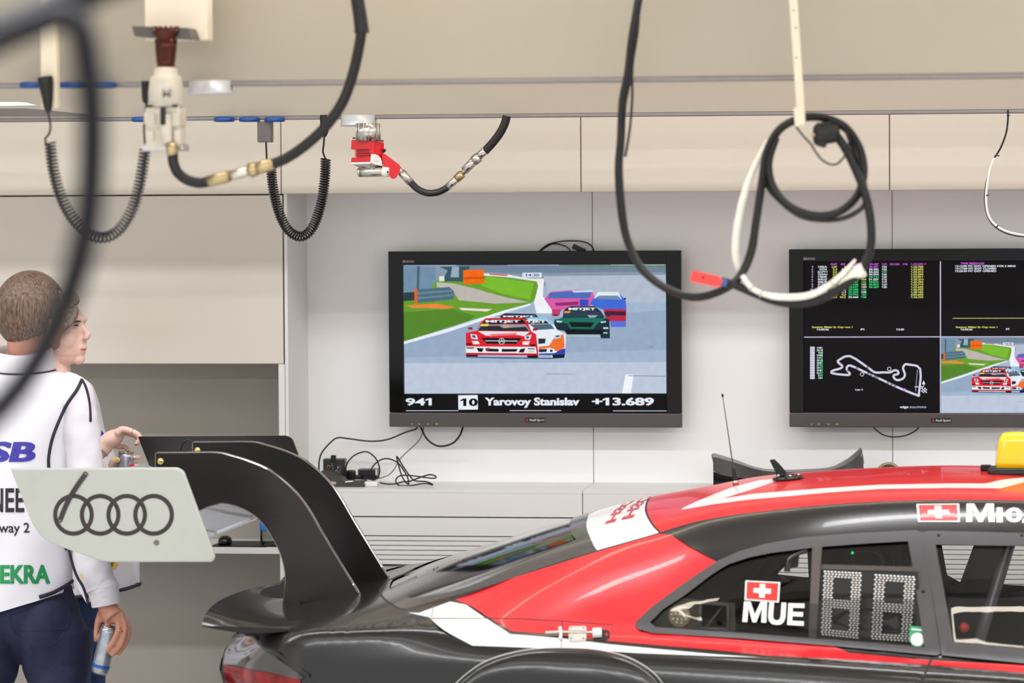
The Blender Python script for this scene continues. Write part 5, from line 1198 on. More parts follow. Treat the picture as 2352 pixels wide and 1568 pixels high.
# ---------------------------------------------------------------- wing: pylons, main plane, end plates
PY = [(357, 1041), (362, 1037.5), (431, 1037), (499, 1037), (535, 1045), (574, 1057), (614, 1074), (645, 1095), (679, 1126), (708, 1163), (744, 1225), (784, 1291), (832, 1370), (740, 1384), (649, 1394), (655, 1330), (648, 1285), (632, 1246), (601, 1199), (569, 1174), (535, 1160), (509, 1156), (483, 1163), (458, 1174), (420, 1150), (385, 1100), (357, 1078)]
def pylon(Yn, first):
    a = [P(x, y, YCAR-.225) for x, y in PY]; a = [Vector((p.x, 0, p.z)) for p in a]
    top, bot = a[:13], a[13:]
    prof = top[:2]+smooth2(top[2:], 4)+smooth2(bot[1:9], 4)+bot[9:]; prof.insert(len(prof)-0, bot[-1]) if False else None
    b = .0035; cx = sum((p for p in prof), Vector())/len(prof); n = len(prof)
    def offs(L, d):
        o = []
        for i in range(n):
            t = (L[(i+1) % n]-L[i-1]).normalized(); o.append(L[i]+Vector((-t.z, 0, t.x))*d)
        return o
    area2 = sum(prof[i-1].x*prof[i].z-prof[i].x*prof[i-1].z for i in range(n)); sgn = 1 if area2 > 0 else -1
    inn_ = offs(prof, sgn*b); Yv = lambda L, y: [Vector((p.x, y, p.z)) for p in L]
    mb = MB(); f0 = Yv(inn_, Yn-.009); f1 = Yv(prof, Yn-.009+b); f2 = Yv(prof, Yn+.009-b); f3 = Yv(inn_, Yn+.009)
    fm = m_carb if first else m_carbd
    v2, F2, _m = cdt([(p.x, p.z) for p in inn_], [], [], .05)
    for yy in (Yn-.009, Yn+.009): mb.add([(p.x, yy, p.y) for p in v2], [q if (yy < Yn) else q[::-1] for q in F2], fm)
    for A, B in ((f0, f1), (f1, f2), (f2, f3)): mb.add(A+B, [(i, n+i, n+(i+1) % n, (i+1) % n) for i in range(n)], m_rim, True)
    o = mb.build('wing_pylon', CAR, 'carbon fibre wing pylon')
    c = P(371, 1058.5, YCAR-.225); c.y = Yn-.009; MB().lathe(c, (0, -1, 0), [(.0095, 0), (.0095, .003), (.0075, .005), (.0001, .0055)], mat('brass_bolt', (206, 186, 120), .25, metal=.9), 16).build('bolt', o)
    return o
pylon(YCAR-.225, True); pylon(YCAR+.225, False)
xte = P(333, 1062, YCAR+.66).x; zw_ = P(333, 1062, YCAR+.66).z
le = P(530, 1203, YCAR); cx_, cz_ = le.x-xte, le.z-zw_
foil_t = [(t*cx_, cz_*t-.020*math.sin(PI*t)-.004*t) for t in np.linspace(0, 1, 12)]
foil_b = [(cx_+.004, cz_-.010), (cx_-.002, cz_-.018)]+[(t*cx_, cz_*t-.020*math.sin(PI*t)-.004-.020*min(1, 4*t)*(1-.2*t)) for t in np.linspace(.94, .0, 10)]
mb = MB(); mb.loft([[Vector((xte+x, YCAR+s_*.648, zw_+z)) for x, z in foil_t+foil_b] for s_ in (-1, 1)], mat('glossy_pale_wing_skin', (196, 199, 206), .12, var=.04, scale=6, coat=.5), True, True, False); mb.build('wing_plane', CAR)
EP = [(25, 1075), (408, 1073), (422, 1081), (495, 1278), (489, 1290), (240, 1290), (160, 1262), (100, 1238), (76, 1205)]
ER = [4, 8, 10, 10, 8, 20, 5, 24, 20]
def endplate(Yn, near):
    e = [P(x, y, YCAR-.66)+Vector((0 if near else .022, 0, 0)) for x, y in EP]; q = roundpoly([(p.x, p.z) for p in e], [r_/800 for r_ in ER], 5); n = len(q)
    V3 = lambda L, y: [Vector((p[0], y, p[1])) for p in L]
    c = Vector((sum(p[0] for p in q)/n, sum(p[1] for p in q)/n)); ins = [(p[0]+(c.x-p[0])*.012, p[1]+(c.y-p[1])*.03) for p in q]
    s_ = -1 if near else 1; mw = mat('pale_endplate_paint', (180, 184, 178), .3, var=.015, coat=.25)
    mb = MB(); f0, f1, f2 = V3(ins, Yn+s_*.006), V3(q, Yn+s_*.003), V3(q, Yn-s_*.006)
    mb.add(f0, [tuple(range(n)) if near else tuple(range(n-1, -1, -1))], mw); mb.add(f0+f1, [(i, n+i, n+(i+1) % n, (i+1) % n) for i in range(n)], mw, True)
    mb.add(f1+f2, [(i, n+i, n+(i+1) % n, (i+1) % n) for i in range(n)], mw if near else m_carb); mb.add(f2, [tuple(range(n-1, -1, -1)) if near else tuple(range(n))], m_carb)
    return mb.build('wing_endplate', CAR, 'pale grey wing end plate with four dark rings' if near else 'carbon faced far wing end plate')
ep = endplate(YCAR-.66, True); endplate(YCAR+.66, False)
m_ringc = mat('dark_brown_print', (42, 32, 30), .5)
YE = YCAR-.6668
def rings(name, cs, ro, ri, m_, Yx, par):
    mb = MB()
    for cx, cy in cs:
        n = 40; A = [P(cx+ro*math.cos(2*PI*k/n), cy+ro*1.03*math.sin(2*PI*k/n), Yx) for k in range(n)]; B = [P(cx+ri*math.cos(2*PI*k/n), cy+ri*1.03*math.sin(2*PI*k/n), Yx) for k in range(n)]
        mb.add(A+B, [(i, (i+1) % n, n+(i+1) % n, n+i) for i in range(n)], m_); Yx -= .00012
    return mb.build(name, par)
rings('ring_emblem', [(168.7, 1182), (230, 1182), (291, 1182), (352.7, 1182)], 46.8, 37.2, m_ringc, YE, ep)
N = 22; rings('chain_print', [(138+58*(i/(N-1))+(-6*math.sin(PI*i/(N-1))), 1194-105*(i/(N-1))) for i in range(N)], 5.8, 3.2, m_ringc, YE-.0012, ep)
c = P(359.5, 1246, YE+.0005); MB().lathe(c, (0, -1, 0), [(.0075, 0), (.0075, .002), (.005, .003), (.0042, .0012), (.0001, .0012)], mat('dull_grey_bolt', (120, 118, 112), .4, metal=.6), 16).build('bolt', ep)
# small black handle loop on the far end plate
bar(pathpx([(412, 1038), (418, 1022), (426, 1012), (436, 1011), (443, 1018), (442, 1030)], YCAR+.28), .003, m_black, 'cable_loop')
# ---------------------------------------------------------------- roof: aerial whip, aerial fin, beacon
def roofpt(px, py): return cast(px, py)
b0 = roofpt(1690, 1112); t_ = P(1659, 904, b0.y)
mb = MB(); d = (t_-b0); mb.tube([b0, b0+d*.04], .0085, m_steel, 12, 1); mb.build('aerial_foot', CAR)
MB().tube([b0+d*.03, b0+d*.1, b0+d*.215], [.0075, .006, .0032], m_black, 12, 2).build('aerial_base', CAR)
o = MB(); o.tube([b0+d*.2, b0+d*.9, t_], [.0018, .0012, .0012], m_grey, 8, 1); o.tube([b0+d*.965, t_], .0028, m_black, 8, 1); o.build('aerial_whip', CAR)
p0 = roofpt(1810, 1101); Yf = p0.y
fin = [P(x, y, Yf) for x, y in ((1768, 1056), (1778, 1054), (1790, 1066), (1806, 1085), (1806, 1096), (1786, 1097), (1780, 1080))]
MB().prism([p+Vector((0, -.009, 0)) for p in fin], [p+Vector((0, .009, 0)) for p in fin], m_blackg).build('aerial_fin', CAR)
q, n = topz(p0.x, p0.y); o = MB(); o.lathe(q+n*.001, n, [(.044, 0), (.043, .006), (.030, .011), (.012, .015), (.0001, .016)], m_blackg, 24); o.build('aerial_disc', CAR)
for a in range(5): 
    e_ = q+n*.012+Vector((math.cos(a*1.26), math.sin(a*1.26), 0))*.03; MB().ball(e_, .0045, m_steel, u=8, v=6).build('disc_bolt', CAR)
# amber beacon
cb = P(2349, 1092, YCAR-.06); q, n = topz(cb.x, YCAR-.06); zb_ = q.z
m_amb = mat('amber_lens', (255, 210, 0), .1, var=.03, coat=.8); 
m_amb.node_tree.nodes['Principled BSDF'].inputs['Subsurface Weight'].default_value = .2
BL = MB(); BX = cb.x
def rrect(hw, hd, r, z, n=6):
    o_ = []
    for sx, sy, a0 in ((1, 1, 0), (-1, 1, PI/2), (-1, -1, PI), (1, -1, 1.5*PI)):
        for k in range(n+1):
            a = a0+PI/2*k/n; o_.append(Vector((BX+sx*(hw-r)+r*math.cos(a), YCAR-.06+sy*(hd-r)+r*math.sin(a), z)))
    return o_
ZB = zb_+.006
BL.loft([rrect(.092, .06, .02, ZB-.012), rrect(.095, .062, .022, ZB-.004), rrect(.095, .062, .022, ZB+.008), rrect(.088, .056, .02, ZB+.013)], m_black); BL.build('beacon_base', CAR)
BL = MB(); BL.loft([rrect(.074, .05, .024, ZB+.012), rrect(.072, .049, .024, ZB+.03), rrect(.066, .046, .024, ZB+.085), rrect(.062, .044, .024, ZB+.098), rrect(.055, .04, .026, ZB+.107), rrect(.04, .028, .022, ZB+.1105)], m_amb); BL.build('amber_beacon', CAR, 'glossy amber beacon lamp')
A = [Vector((BX-.0735+.0055*z/.08, YCAR-.06+y, ZB+.02+z)) for y, z in ((-.018, 0), (.018, 0), (.018, .055), (-.018, .055))]
MB().add([p+Vector((-.0012, 0, 0)) for p in A], [(0, 1, 2, 3)], mat('aged_label', (150, 112, 60), .5)).build('label_sticker', bpy.data.objects['amber_beacon'])
o = MB(); o.obox((BX-.102, YCAR-.0, ZB+.006), (1, 0, 0), (0, 1, 0), (0, 0, 1), .03, .03, .016, m_black, .003); o.build('beacon_clamp', CAR)
# ---------------------------------------------------------------- quick release latch on the flank
def sd(px, py, off=0): q, n = side(*wpos(px, py)); return q+n*off
o = MB(); A = roundpoly([(1306, 1441), (1347, 1440), (1347, 1474), (1306, 1475)], 6, 4); A = [(x, y) for x, y in A]
f0 = [sd(x, y, .005) for x, y in A]; f1 = [sd(x, y, 0) for x, y in A]; o.prism(f0, f1, mat('pale_latch_metal', (206, 202, 196), .3, metal=.4)); lt = o.build('latch_plate', CAR, 'pale metal latch plate')
o = MB(); o.tube([sd(1252, 1459, .008), sd(1300, 1457, .008), sd(1352, 1458, .008), sd(1378, 1458, .008)], .0045, m_steel, 10, 1); o.build('latch_pin', CAR)
o = MB(); f0 = [sd(x, y, .012) for x, y in ((1361, 1450), (1381, 1449), (1382, 1465), (1361, 1466))]; f1 = [sd(x, y, .003) for x, y in ((1361, 1450), (1381, 1449), (1382, 1465), (1361, 1466))]; o.prism(f0, f1, m_white); o.build('latch_block', CAR)
o = MB(); o.tube([sd(1286, 1445, .006), sd(1288, 1458, .006), sd(1287, 1471, .006)], [.005, .004, .005], m_white, 10, 2); o.build('latch_bracket', CAR)
flat_decal('latch_recess', roundpoly([(1361, 1446), (1401, 1446), (1401, 1470), (1361, 1472)], 11, 5), m_line, .001)
for x, y in ((1312, 1445), (1340, 1445), (1312, 1470), (1340, 1470)): q = sd(x, y, .0052); MB().lathe(q, (0, -1, .2), [(.0025, 0), (.0025, .0012), (.0001, .0014)], m_line, 10).build('rivet', lt)
# ---------------------------------------------------------------- wheels
m_tyre = mat('tyre_rubber', (24, 23, 23), .7, var=.1)
for cx in (WX, WX+2.75):
    for s_ in (-1, 1):
        yo = YCAR+s_*.95; c = Vector((cx, yo-s_*.3, WZ)); w_ = thing('x', (0, 0, 0), '', '') if False else None
        ty = MB().lathe(c, (0, s_, 0), [(.24, 0), (.29, .0), (.308, .02), (.313, .05), (.313, .23), (.308, .26), (.30, .285), (.24, .28), (.235, .1)], m_tyre, 40).build('tyre', CAR)
        rm = MB(); rm.lathe(c, (0, s_, 0), [(.235, .05), (.24, .275), (.225, .27), (.215, .2), (.06, .2), (.05, .24), (.001, .24)], m_satin, 32)
        for k in range(10):
            a = 2*PI*k/10; e1 = Vector((math.cos(a), 0, math.sin(a))); rm.tube([c+e1*.05+Vector((0, s_*.235, 0)), c+e1*.225+Vector((0, s_*.26, 0))], .012, m_satin, 8, 1)
        rm.build('wheel_rim', CAR)
# =================================================================== THE TWO PEOPLE
m_skin = mat('skin_man', (196, 138, 116), .5, var=.06, scale=14)
m_skinw = mat('skin_woman', (236, 198, 184), .5, var=.03, scale=14)
m_shirt = mat('white_shirt_cotton', (222, 218, 226), .7, var=.02, scale=30, bump=.3, bscale=14)
m_bib = mat('white_bib_nylon', (226, 224, 234), .5, var=.02, scale=10, bump=.25, bscale=8)
m_pipe = mat('dark_navy_piping', (30, 26, 44), .6)
m_jean = mat('dark_blue_denim', (26, 30, 62), .8, var=.25, scale=30, bump=.3)
m_jean2 = mat('blue_denim', (44, 66, 112), .8, var=.2, scale=30, bump=.3)
m_shoe = mat('shoe_leather', (40, 36, 34), .5)
def hairmat(name, c0, c1):
    m = mat(name, c0, .42, var=.1); n = m.node_tree.nodes; L = m.node_tree.links
    r = [x for x in n if x.type == 'VALTORGB'][0]; r.color_ramp.elements[0].color = lin(c0)+(1,); r.color_ramp.elements[1].color = lin(c1)+(1,)
    mp = [x for x in n if x.type == 'MAPPING'][0]; mp.inputs['Scale'].default_value = (6, 6, 1.1)
    nz = [x for x in n if x.type == 'TEX_NOISE'][0]; nz.inputs['Scale'].default_value = 34
    bp = n.new('ShaderNodeBump'); bp.inputs['Strength'].default_value = .7; bp.inputs['Distance'].default_value = .004
    L.new(nz.outputs[0], bp.inputs['Height']); L.new(bp.outputs[0], n['Principled BSDF'].inputs['Normal']); return m
m_hair = hairmat('brown_hair', (44, 31, 26), (128, 100, 82))
m_hairw = hairmat('light_brown_hair', (104, 86, 72), (190, 170, 150))
def blob(mb, voxel, smooth, name, m, parent, label=None, scale=None):
    """melt overlapping shapes into one continuous surface"""
    me = mb.mesh('melt'); o = bpy.data.objects.new('melt', me); COL.objects.link(o)
    r = o.modifiers.new('r', 'REMESH'); r.mode = 'VOXEL'; r.voxel_size = voxel; r.use_smooth_shade = True
    s = o.modifiers.new('s', 'SMOOTH'); s.iterations = smooth; s.factor = .5
    dg = bpy.context.evaluated_depsgraph_get(); e = o.evaluated_get(dg); nm = bpy.data.meshes.new_from_object(e)
    bpy.data.objects.remove(o); nm.materials.clear(); nm.materials.append(m)
    nm.polygons.foreach_set('use_smooth', [True]*len(nm.polygons)); nm.polygons.foreach_set('material_index', [0]*len(nm.polygons)); nm.update()
    nm.name = name; return link(name, nm, parent, label)
def ell(mb, c, r, ax=None, m=None):
    """ellipsoid with radii along the axes ax"""
    ax = ax or (Vector((1, 0, 0)), Vector((0, 1, 0)), Vector((0, 0, 1)))
    bm = bmesh.new(); bmesh.ops.create_icosphere(bm, subdivisions=3, radius=1)
    for v in bm.verts: v.co = Vector(c)+ax[0]*v.co.x*r[0]+ax[1]*v.co.y*r[1]+ax[2]*v.co.z*r[2]
    mb.bm(bm, m or m_skin, True)
def rings_loft(rows, n=40, wob=0, hem=None, seed=1):
    """rows: (centre, half width vector X, half depth vector Y)"""
    rnd = random.Random(seed); ph = [rnd.uniform(0, 6.28) for _ in range(8)]; out = []
    for i, (c, a, b) in enumerate(rows):
        ring = []
        for k in range(n):
            t = 2*PI*k/n; w = 1+wob*(math.sin(5*t+ph[0]+i*.5)+.6*math.sin(9*t+ph[1]-i*.8)+.5*math.sin(3*t+ph[2]+i*.3))*min(1, i/4)
            p = Vector(c)+Vector(a)*math.cos(t)*w+Vector(b)*math.sin(t)*w
            if hem: p.z += hem(i, t)
            ring.append(p)
        out.append(ring)
    return out
def dense_rows(rows, sub=5):
    cs, _ = crom([Vector(r[0]) for r in rows], [0]*len(rows), sub); a, _ = crom([Vector(r[1]) for r in rows], [0]*len(rows), sub); b, _ = crom([Vector(r[2]) for r in rows], [0]*len(rows), sub)
    return list(zip(cs, a, b))
def bvh_of(o):
    mw = Matrix.Translation(o.location+(o.parent.location if o.parent else Vector())); return BVHTree.FromPolygons([mw @ v.co for v in o.data.vertices], [tuple(p.vertices) for p in o.data.polygons])
def throw(bv, px, py, off=.002):
    d = D(px, py).normalized(); r = bv.ray_cast(CAM, d)
    if r[0] is None:
        q = bv.find_nearest(P(px, py, 10.9)); return q[0]+q[1]*off
    return r[0]-d*off
def cloth_text(name, s_, box, m, par, bv, bold=.03, shear=0):
    v, f = text_in(s_, box, bold, shear); v, f = dense(v, f, 1)
    return MB().add([throw(bv, *p) for p in v], f, m).build(name, par)
def finger(mb, pts, r0, r1, m=None):
    n = len(pts); mb.tube(pts, [r0+(r1-r0)*i/(n-1) for i in range(n)], m or m_skin, 10, 4); ell(mb, pts[-1], (r1*1.02,)*3)
# ------------------------------------------------------------------- the man
YM = 11.0
pm = lambda x, y, dy=0: P(x, y, YM+dy)
sm = (YM*math.cos(PSI)+3.1*math.sin(PSI))/FPX       # metres per photo pixel here
man = thing('person', (pm(45, 1400).x, YM, 0), 'person seen from behind in a white lettered bib and dark jeans, can in hand', 'person')
b = MB()
hx = Vector((.84, -.54, 0)).normalized(); hy = Vector((.54, .84, 0)).normalized(); hz = Vector((0, 0, 1))      # face direction is hy turned to the right
hc = pm(70, 716)
ell(b, hc, (.090, .106, .114), (hx, hy, hz)); ell(b, hc+hy*.035-hz*.055, (.066, .07, .075), (hx, hy, hz)); ell(b, hc+hy*.085-hz*.095, (.028, .022, .022), (hx, hy, hz))
b.tube([hc+hy*.098+hz*.005, hc+hy*.118-hz*.03], [.010, .014], m_skin, 10, 1); ell(b, hc+hy*.094-hz*.066, (.026, .012, .012), (hx, hy, hz))
for s_ in (-1, 1):
    ell(b, hc+hx*s_*.083-hz*.02-hy*.005, (.010, .020, .031), (hx, hy, hz)); ell(b, hc+hx*s_*.035+hy*.088+hz*.022, (.02, .012, .01), (hx, hy, hz))
b.tube([hc-hz*.06-hy*.02, pm(62, 830), pm(55, 872)], [.058, .056, .066], m_skin, 18, 4)
ell(b, pm(45, 960), (.165, .10, .2)); ell(b, pm(42, 1120), (.145, .105, .2)); ell(b, pm(45, 1300), (.150, .11, .2)); b.tube([pm(-78, 905), pm(45, 885), pm(165, 905)], [.055, .06, .055], m_skin, 14, 4)
b.tube([pm(165, 905), pm(190, 1000), pm(206, 1120), pm(208, 1240, -.03), pm(236, 1350, -.06), pm(243, 1388, -.06)], [.052, .048, .042, .04, .031, .028], m_skin, 14, 4)
b.tube([pm(-78, 905), pm(-100, 1010), pm(-112, 1130), pm(-105, 1260, -.03), pm(-95, 1390, -.05)], [.052, .048, .042, .038, .029], m_skin, 14, 4)
for lx, kx, fx in ((118, 128, 132), (-28, -36, -40)): b.tube([pm(lx-8, 1440), Vector((pm(kx, 1400).x, YM-.02, .45)), Vector((pm(fx, 1400).x, YM+.03, .08))], [.068, .055, .042], m_skin, 16, 5)
# right hand, fingers down around the can
dy = -.062
hand = [pm(243, 1388, dy), pm(252, 1404, dy-.004), pm(262, 1418, dy-.008)]
b.tube(hand, [.027, .030, .031], m_skin, 14, 4); ell(b, pm(262, 1414, dy-.004), (.034, .017, .024)); ell(b, pm(240, 1410, dy+.01), (.018, .018, .026))
finger(b, [pm(248, 1422, dy-.004), pm(245, 1441, dy-.014), pm(234, 1455, dy-.016), pm(225, 1465, dy-.008)], .0100, .0078)
finger(b, [pm(266, 1420, dy-.010), pm(273, 1440, dy-.026), pm(262, 1470, dy-.030), pm(243, 1497, dy-.022)], .0105, .0082)
finger(b, [pm(280, 1420, dy-.006), pm(287, 1444, dy-.018), pm(278, 1478, dy-.022), pm(258, 1502, dy-.018)], .0100, .0078)
finger(b, [pm(291, 1424, dy+.004), pm(296, 1446, dy-.002), pm(292, 1470, dy-.004), pm(273, 1500, dy-.008)], .0090, .0070)
finger(b, [pm(234, 1402, dy+.012), pm(226, 1424, dy+.012), pm(222, 1446, dy+.010), pm(221, 1468, dy+.004)], .0115, .0085)
# left hand, relaxed
lh = pm(-95, 1390, -.05); dn = Vector((0, 0, -1))
ell(b, lh+dn*.05, (.018, .038, .05))
for k in range(4): q0 = lh+dn*.09+Vector((0, -.03+.02*k, 0)); finger(b, [q0, q0+dn*.035+Vector((.006, 0, 0)), q0+dn*(.065-.004*abs(k-1.5))+Vector((.02, 0, 0))], .0095, .0075)
finger(b, [lh+dn*.03+Vector((0, -.035, 0)), lh+dn*.065+Vector((.012, -.055, 0)), lh+dn*.09+Vector((.018, -.055, 0))], .011, .0085)
blob(b, .0042, 3, 'body', m_skin, man)
# hair: a cap that follows the skull down to the nape
def cap(c, ax, r, keep, m, name, par, n=80, amp=.004, seed=3):
    rnd = random.Random(seed); bm = bmesh.new(); bmesh.ops.create_uvsphere(bm, u_segments=n*2, v_segments=n, radius=1)
    kill = [v for v in bm.verts if not keep(Vector((v.co.x, v.co.y, v.co.z+.035*math.sin(31*math.atan2(v.co.y, v.co.x))*(.6+.4*math.sin(9*v.co.x)))))]; bmesh.ops.delete(bm, geom=kill, context='VERTS')
    for v in bm.verts:
        d = v.co.copy(); a = math.atan2(d.y, d.x); w = 1+amp*10*(.05*math.sin(23*a+3*d.z)+.04*math.sin(41*a-5*d.z+1)+.03*math.sin(67*a))*(1-abs(d.z)**3)
        v.co = c+ax[0]*d.x*r[0]*w+ax[1]*d.y*r[1]*w+ax[2]*d.z*r[2]*w
    return MB().bm(bm, m, True).build(name, par)
cap(hc+hz*.004, (hx, hy, hz), (.0985, .113, .119), lambda d: d.z > -.60-.30*max(0, -d.y)*(1-abs(d.x)**2) + (1.05 if d.y > .35 else .0) + (.35 if (abs(d.x) > .75 and d.y > -.1) else 0), m_hair, 'hair', man)
# clothes
def bibrow(x, y, hw, dep, dy=0): c = pm(x, y, dy); return (c, Vector((hw*sm*.985, .05*hw*sm, 0)), Vector((0, dep, 0)))
rows = dense_rows([bibrow(60, 846, 52, .07), bibrow(56, 862, 108, .085), bibrow(52, 880, 134, .10), bibrow(50, 920, 138, .118), bibrow(42, 1000, 130, .128), bibrow(38, 1110, 124, .128), bibrow(40, 1230, 124, .132), bibrow(44, 1320, 126, .138), bibrow(44, 1366, 126, .14)], 6)
nr = len(rows)
def hem(i, t):
    k = max(0, (i-nr*.72)/(nr*.28)); return k*k*(.055*math.cos(t)-.035)
rg = rings_loft(rows, 64, .011, hem); mb = MB(); mb.loft(rg, m_bib, True, False); bib = mb.build('bib', man, 'white nylon bib with dark piping')
bb = bvh_of(bib)
def pipe(pts, m=m_pipe, r=.0052, nm='piping', par=None, bv=None): 
    q = [Vector((x, y, 0)) for x, y in pts]; q = smooth2(q, 8); return MB().tube([throw(bv or bb, p.x, p.y, .001) for p in q], r, m, 8, 1).build(nm, par or bib)
m_txb = mat('print_blue', (58, 52, 158), .6); m_txg = mat('print_green', (20, 140, 78), .6); m_txk = mat('print_dark', (34, 28, 40), .6)
cloth_text('bib_lettering', 'SB', (-30, 1014, 82, 1061), m_txb, bib, bb, .05, .15); cloth_text('bib_lettering', 'NEE', (-24, 1121, 56, 1176), m_txk, bib, bb, .02)
cloth_text('bib_lettering', 'eway 2', (-16, 1200, 68, 1230), m_txk, bib, bb, .015); cloth_text('bib_lettering', 'EKRA', (0, 1297, 116, 1340), m_txg, bib, bb, .045)
# collar
cr = []
for z_, k, up in ((862, 1.12, 0), (836, 1.08, 0), (810, 1.0, 0), (801, .97, 0), (812, .92, 0), (840, .9, 0)):
    c = pm(54, z_); cr.append([c+Vector((.088*k*math.cos(t), .074*k*math.sin(t), .012*math.sin(t)+.004*math.cos(2*t))) for t in (2*PI*i/36 for i in range(36))])
MB().loft(cr, m_shirt, True, False).build('shirt_collar', man)
MB().tube([pm(54, 848)+Vector((.0985*math.cos(t), .0835*math.sin(t), .010*math.sin(t))) for t in np.linspace(PI*1.02, PI*1.98, 24)], .0026, m_pipe, 8, 1).build('collar_piping', man)
# sleeves
def tube_cloth(pts, rs, m, name, par, wob=.02, n=28, sub=7, seed=2):
    P_, R_ = crom([Vector(p) for p in pts], rs, sub); rnd = random.Random(seed); rings = []; u = Vector((1, 0, 0))
    for i, p in enumerate(P_):
        t = (P_[min(i+1, len(P_)-1)]-P_[max(i-1, 0)]).normalized(); u = (u-t*u.dot(t)).normalized(); w = t.cross(u)
        rings.append([p+(u*math.cos(a)+w*math.sin(a))*R_[i]*(1+wob*(math.sin(3*a+i*.9)+.8*math.sin(5*a-i*1.3)+.7*math.sin(i*1.9+a))) for a in (2*PI*k/n for k in range(n))])
    return MB().loft(rings, m, True, False).build(name, par)
tube_cloth([pm(140, 898), pm(165, 905), pm(178, 960), pm(192, 1050), pm(198, 1130, -.01), pm(204, 1230, -.035), pm(214, 1300, -.055), pm(232, 1350, -.062)], [.05, .062, .060, .055, .052, .052, .052, .046], m_shirt, 'shirt_sleeve', man)
tube_cloth([pm(232, 1334, -.06), pm(236, 1350, -.061), pm(240, 1368, -.062), pm(244, 1389, -.062)], [.044, .047, .045, .042], m_shirt, 'shirt_cuff', man, .008)
tube_cloth([pm(-55, 898), pm(-78, 905), pm(-96, 1010), pm(-112, 1130), pm(-106, 1260, -.03), pm(-97, 1370, -.05)], [.05, .062, .058, .053, .05, .042], m_shirt, 'shirt_sleeve', man)
sl = [o for o in man.children if o.name.startswith('shirt_sleeve')][0]; sbv = bvh_of(sl)
class Near:
    def ray_cast(s, o, d):
        a, b_ = bb.ray_cast(o, d), sbv.ray_cast(o, d)
        if a[0] is None: return b_
        if b_[0] is None: return a
        return a if a[3] < b_[3] else b_
    def find_nearest(s, p): return bb.find_nearest(p)
bbs = Near()
pipe([(188, 872), (176, 896), (150, 935), (124, 995), (113, 1040), (112, 1075), (120, 1150), (140, 1220), (152, 1262)], bv=bbs)
pipe([(188, 872), (196, 886), (203, 910), (207, 940), (208, 968)], bv=bbs, r=.004)
pipe([(90, 1371), (120, 1361), (150, 1345), (166, 1334)], r=.006, bv=bbs)
# jeans
b = MB(); ell(b, pm(46, 1400), (.165, .125, .12)); ell(b, pm(46, 1350), (.160, .118, .07)); ell(b, pm(104, 1412, .01), (.106, .088, .11)); ell(b, pm(116, 1460, .0), (.112, .112, .10)); ell(b, pm(108, 1440, -.01), (.090, .128, .13)); ell(b, pm(-16, 1440, -.01), (.090, .128, .13))
for lx, kx, fx in ((128, 140, 142), (-36, -46, -48)): b.tube([pm(lx-6, 1450), pm(lx+2, 1530), Vector((pm(kx, 1400).x, YM-.02, .42)), Vector((pm(fx, 1400).x, YM+.03, .10))], [.112, .102, .080, .072], m_jean, 18, 6)
je = blob(b, .009, 4, 'jeans', m_jean, man); jb = bvh_of(je)
for L in ([(22, 1412), (38, 1408), (146, 1372), (150, 1452), (90, 1488), (34, 1452), (22, 1412)], [(30, 1448), (90, 1446), (150, 1446)]):
    q = smooth2([Vector((x, y, 0)) for x, y in L], 6); MB().tube([throw(jb, p.x, p.y, .0005) for p in q], .0016, mat('denim_seam', (34, 30, 50), .8), 6, 1).build('seam', je)
for fx in (132, -40):
    x = pm(fx, 1400).x; b = MB(); ell(b, (x, YM+.09, .045), (.048, .14, .05)); o = blob(b, .01, 3, 'shoe', m_shoe, man); o.data.transform(Matrix.Identity(4))
MB().tube(pathpx([(158, 1262), (168, 1300), (178, 1326), (192, 1350), (203, 1388)], YM-.145), .0042, m_pipe, 8).build('bib_strap', man, 'black strap hanging at the side of the bib')
A_ = [P(x, y, YM-.14) for x, y in ((172, 1318), (186, 1338), (206, 1382), (198, 1384), (180, 1352))]; MB().prism(A_, [p+Vector((0, .004, 0)) for p in A_], m_bib).build('strap_end', man)
A_ = [P(x, y, YM-.152) for x, y in ((184, 1318), (188, 1320), (191, 1329), (187, 1330))]; MB().prism(A_, [p+Vector((0, .003, 0)) for p in A_], mat('tag_yellow', (232, 186, 84), .5)).build('strap_clip', man)
# rings on the hand
mb = MB(); c = pm(275, 1447, dy-.026); mb.lathe(c, (pm(262, 1470, dy-.03)-pm(273, 1440, dy-.026)), [(.0103, -.002), (.0115, 0), (.0103, .002)], mat('gold', (214, 180, 110), .2, metal=1), 20); mb.build('finger_ring', man)
# can in his hand
ca, cb_ = pm(228, 1547, -.068), pm(252, 1438, -.068)
def drink_can(base, top, lab, body, band):
    L = (top-base).length; t = thing('drink_can', base, lab, 'can'); ax = (top-base).normalized(); r = .0262
    MB().lathe(base, ax, [(.016, .004), (.021, 0), (.0245, .006), (r, .014), (r, L-.016), (.0235, L-.004)], body, 32).build('can_body', t)
    MB().lathe(base, ax, [(.0235, L-.005), (.0245, L-.002), (.0242, L), (.022, L-.001), (.0205, L-.005), (.001, L-.005)], m_steel, 28).build('can_lid', t)
    if band: MB().lathe(base, ax, [(r+.0004, .020), (r+.0005, .021), (r+.0005, .029), (r+.0004, .030)], band, 32).build('colour_band', t)
    return t
m_can = mat('silver_can_print', (168, 172, 182), .3, metal=.65, var=.25, scale=30)
drink_can(ca, cb_, 'silver drink can with a blue band held low by the person in dark jeans', m_can, mat('can_blue', (30, 92, 170), .3))
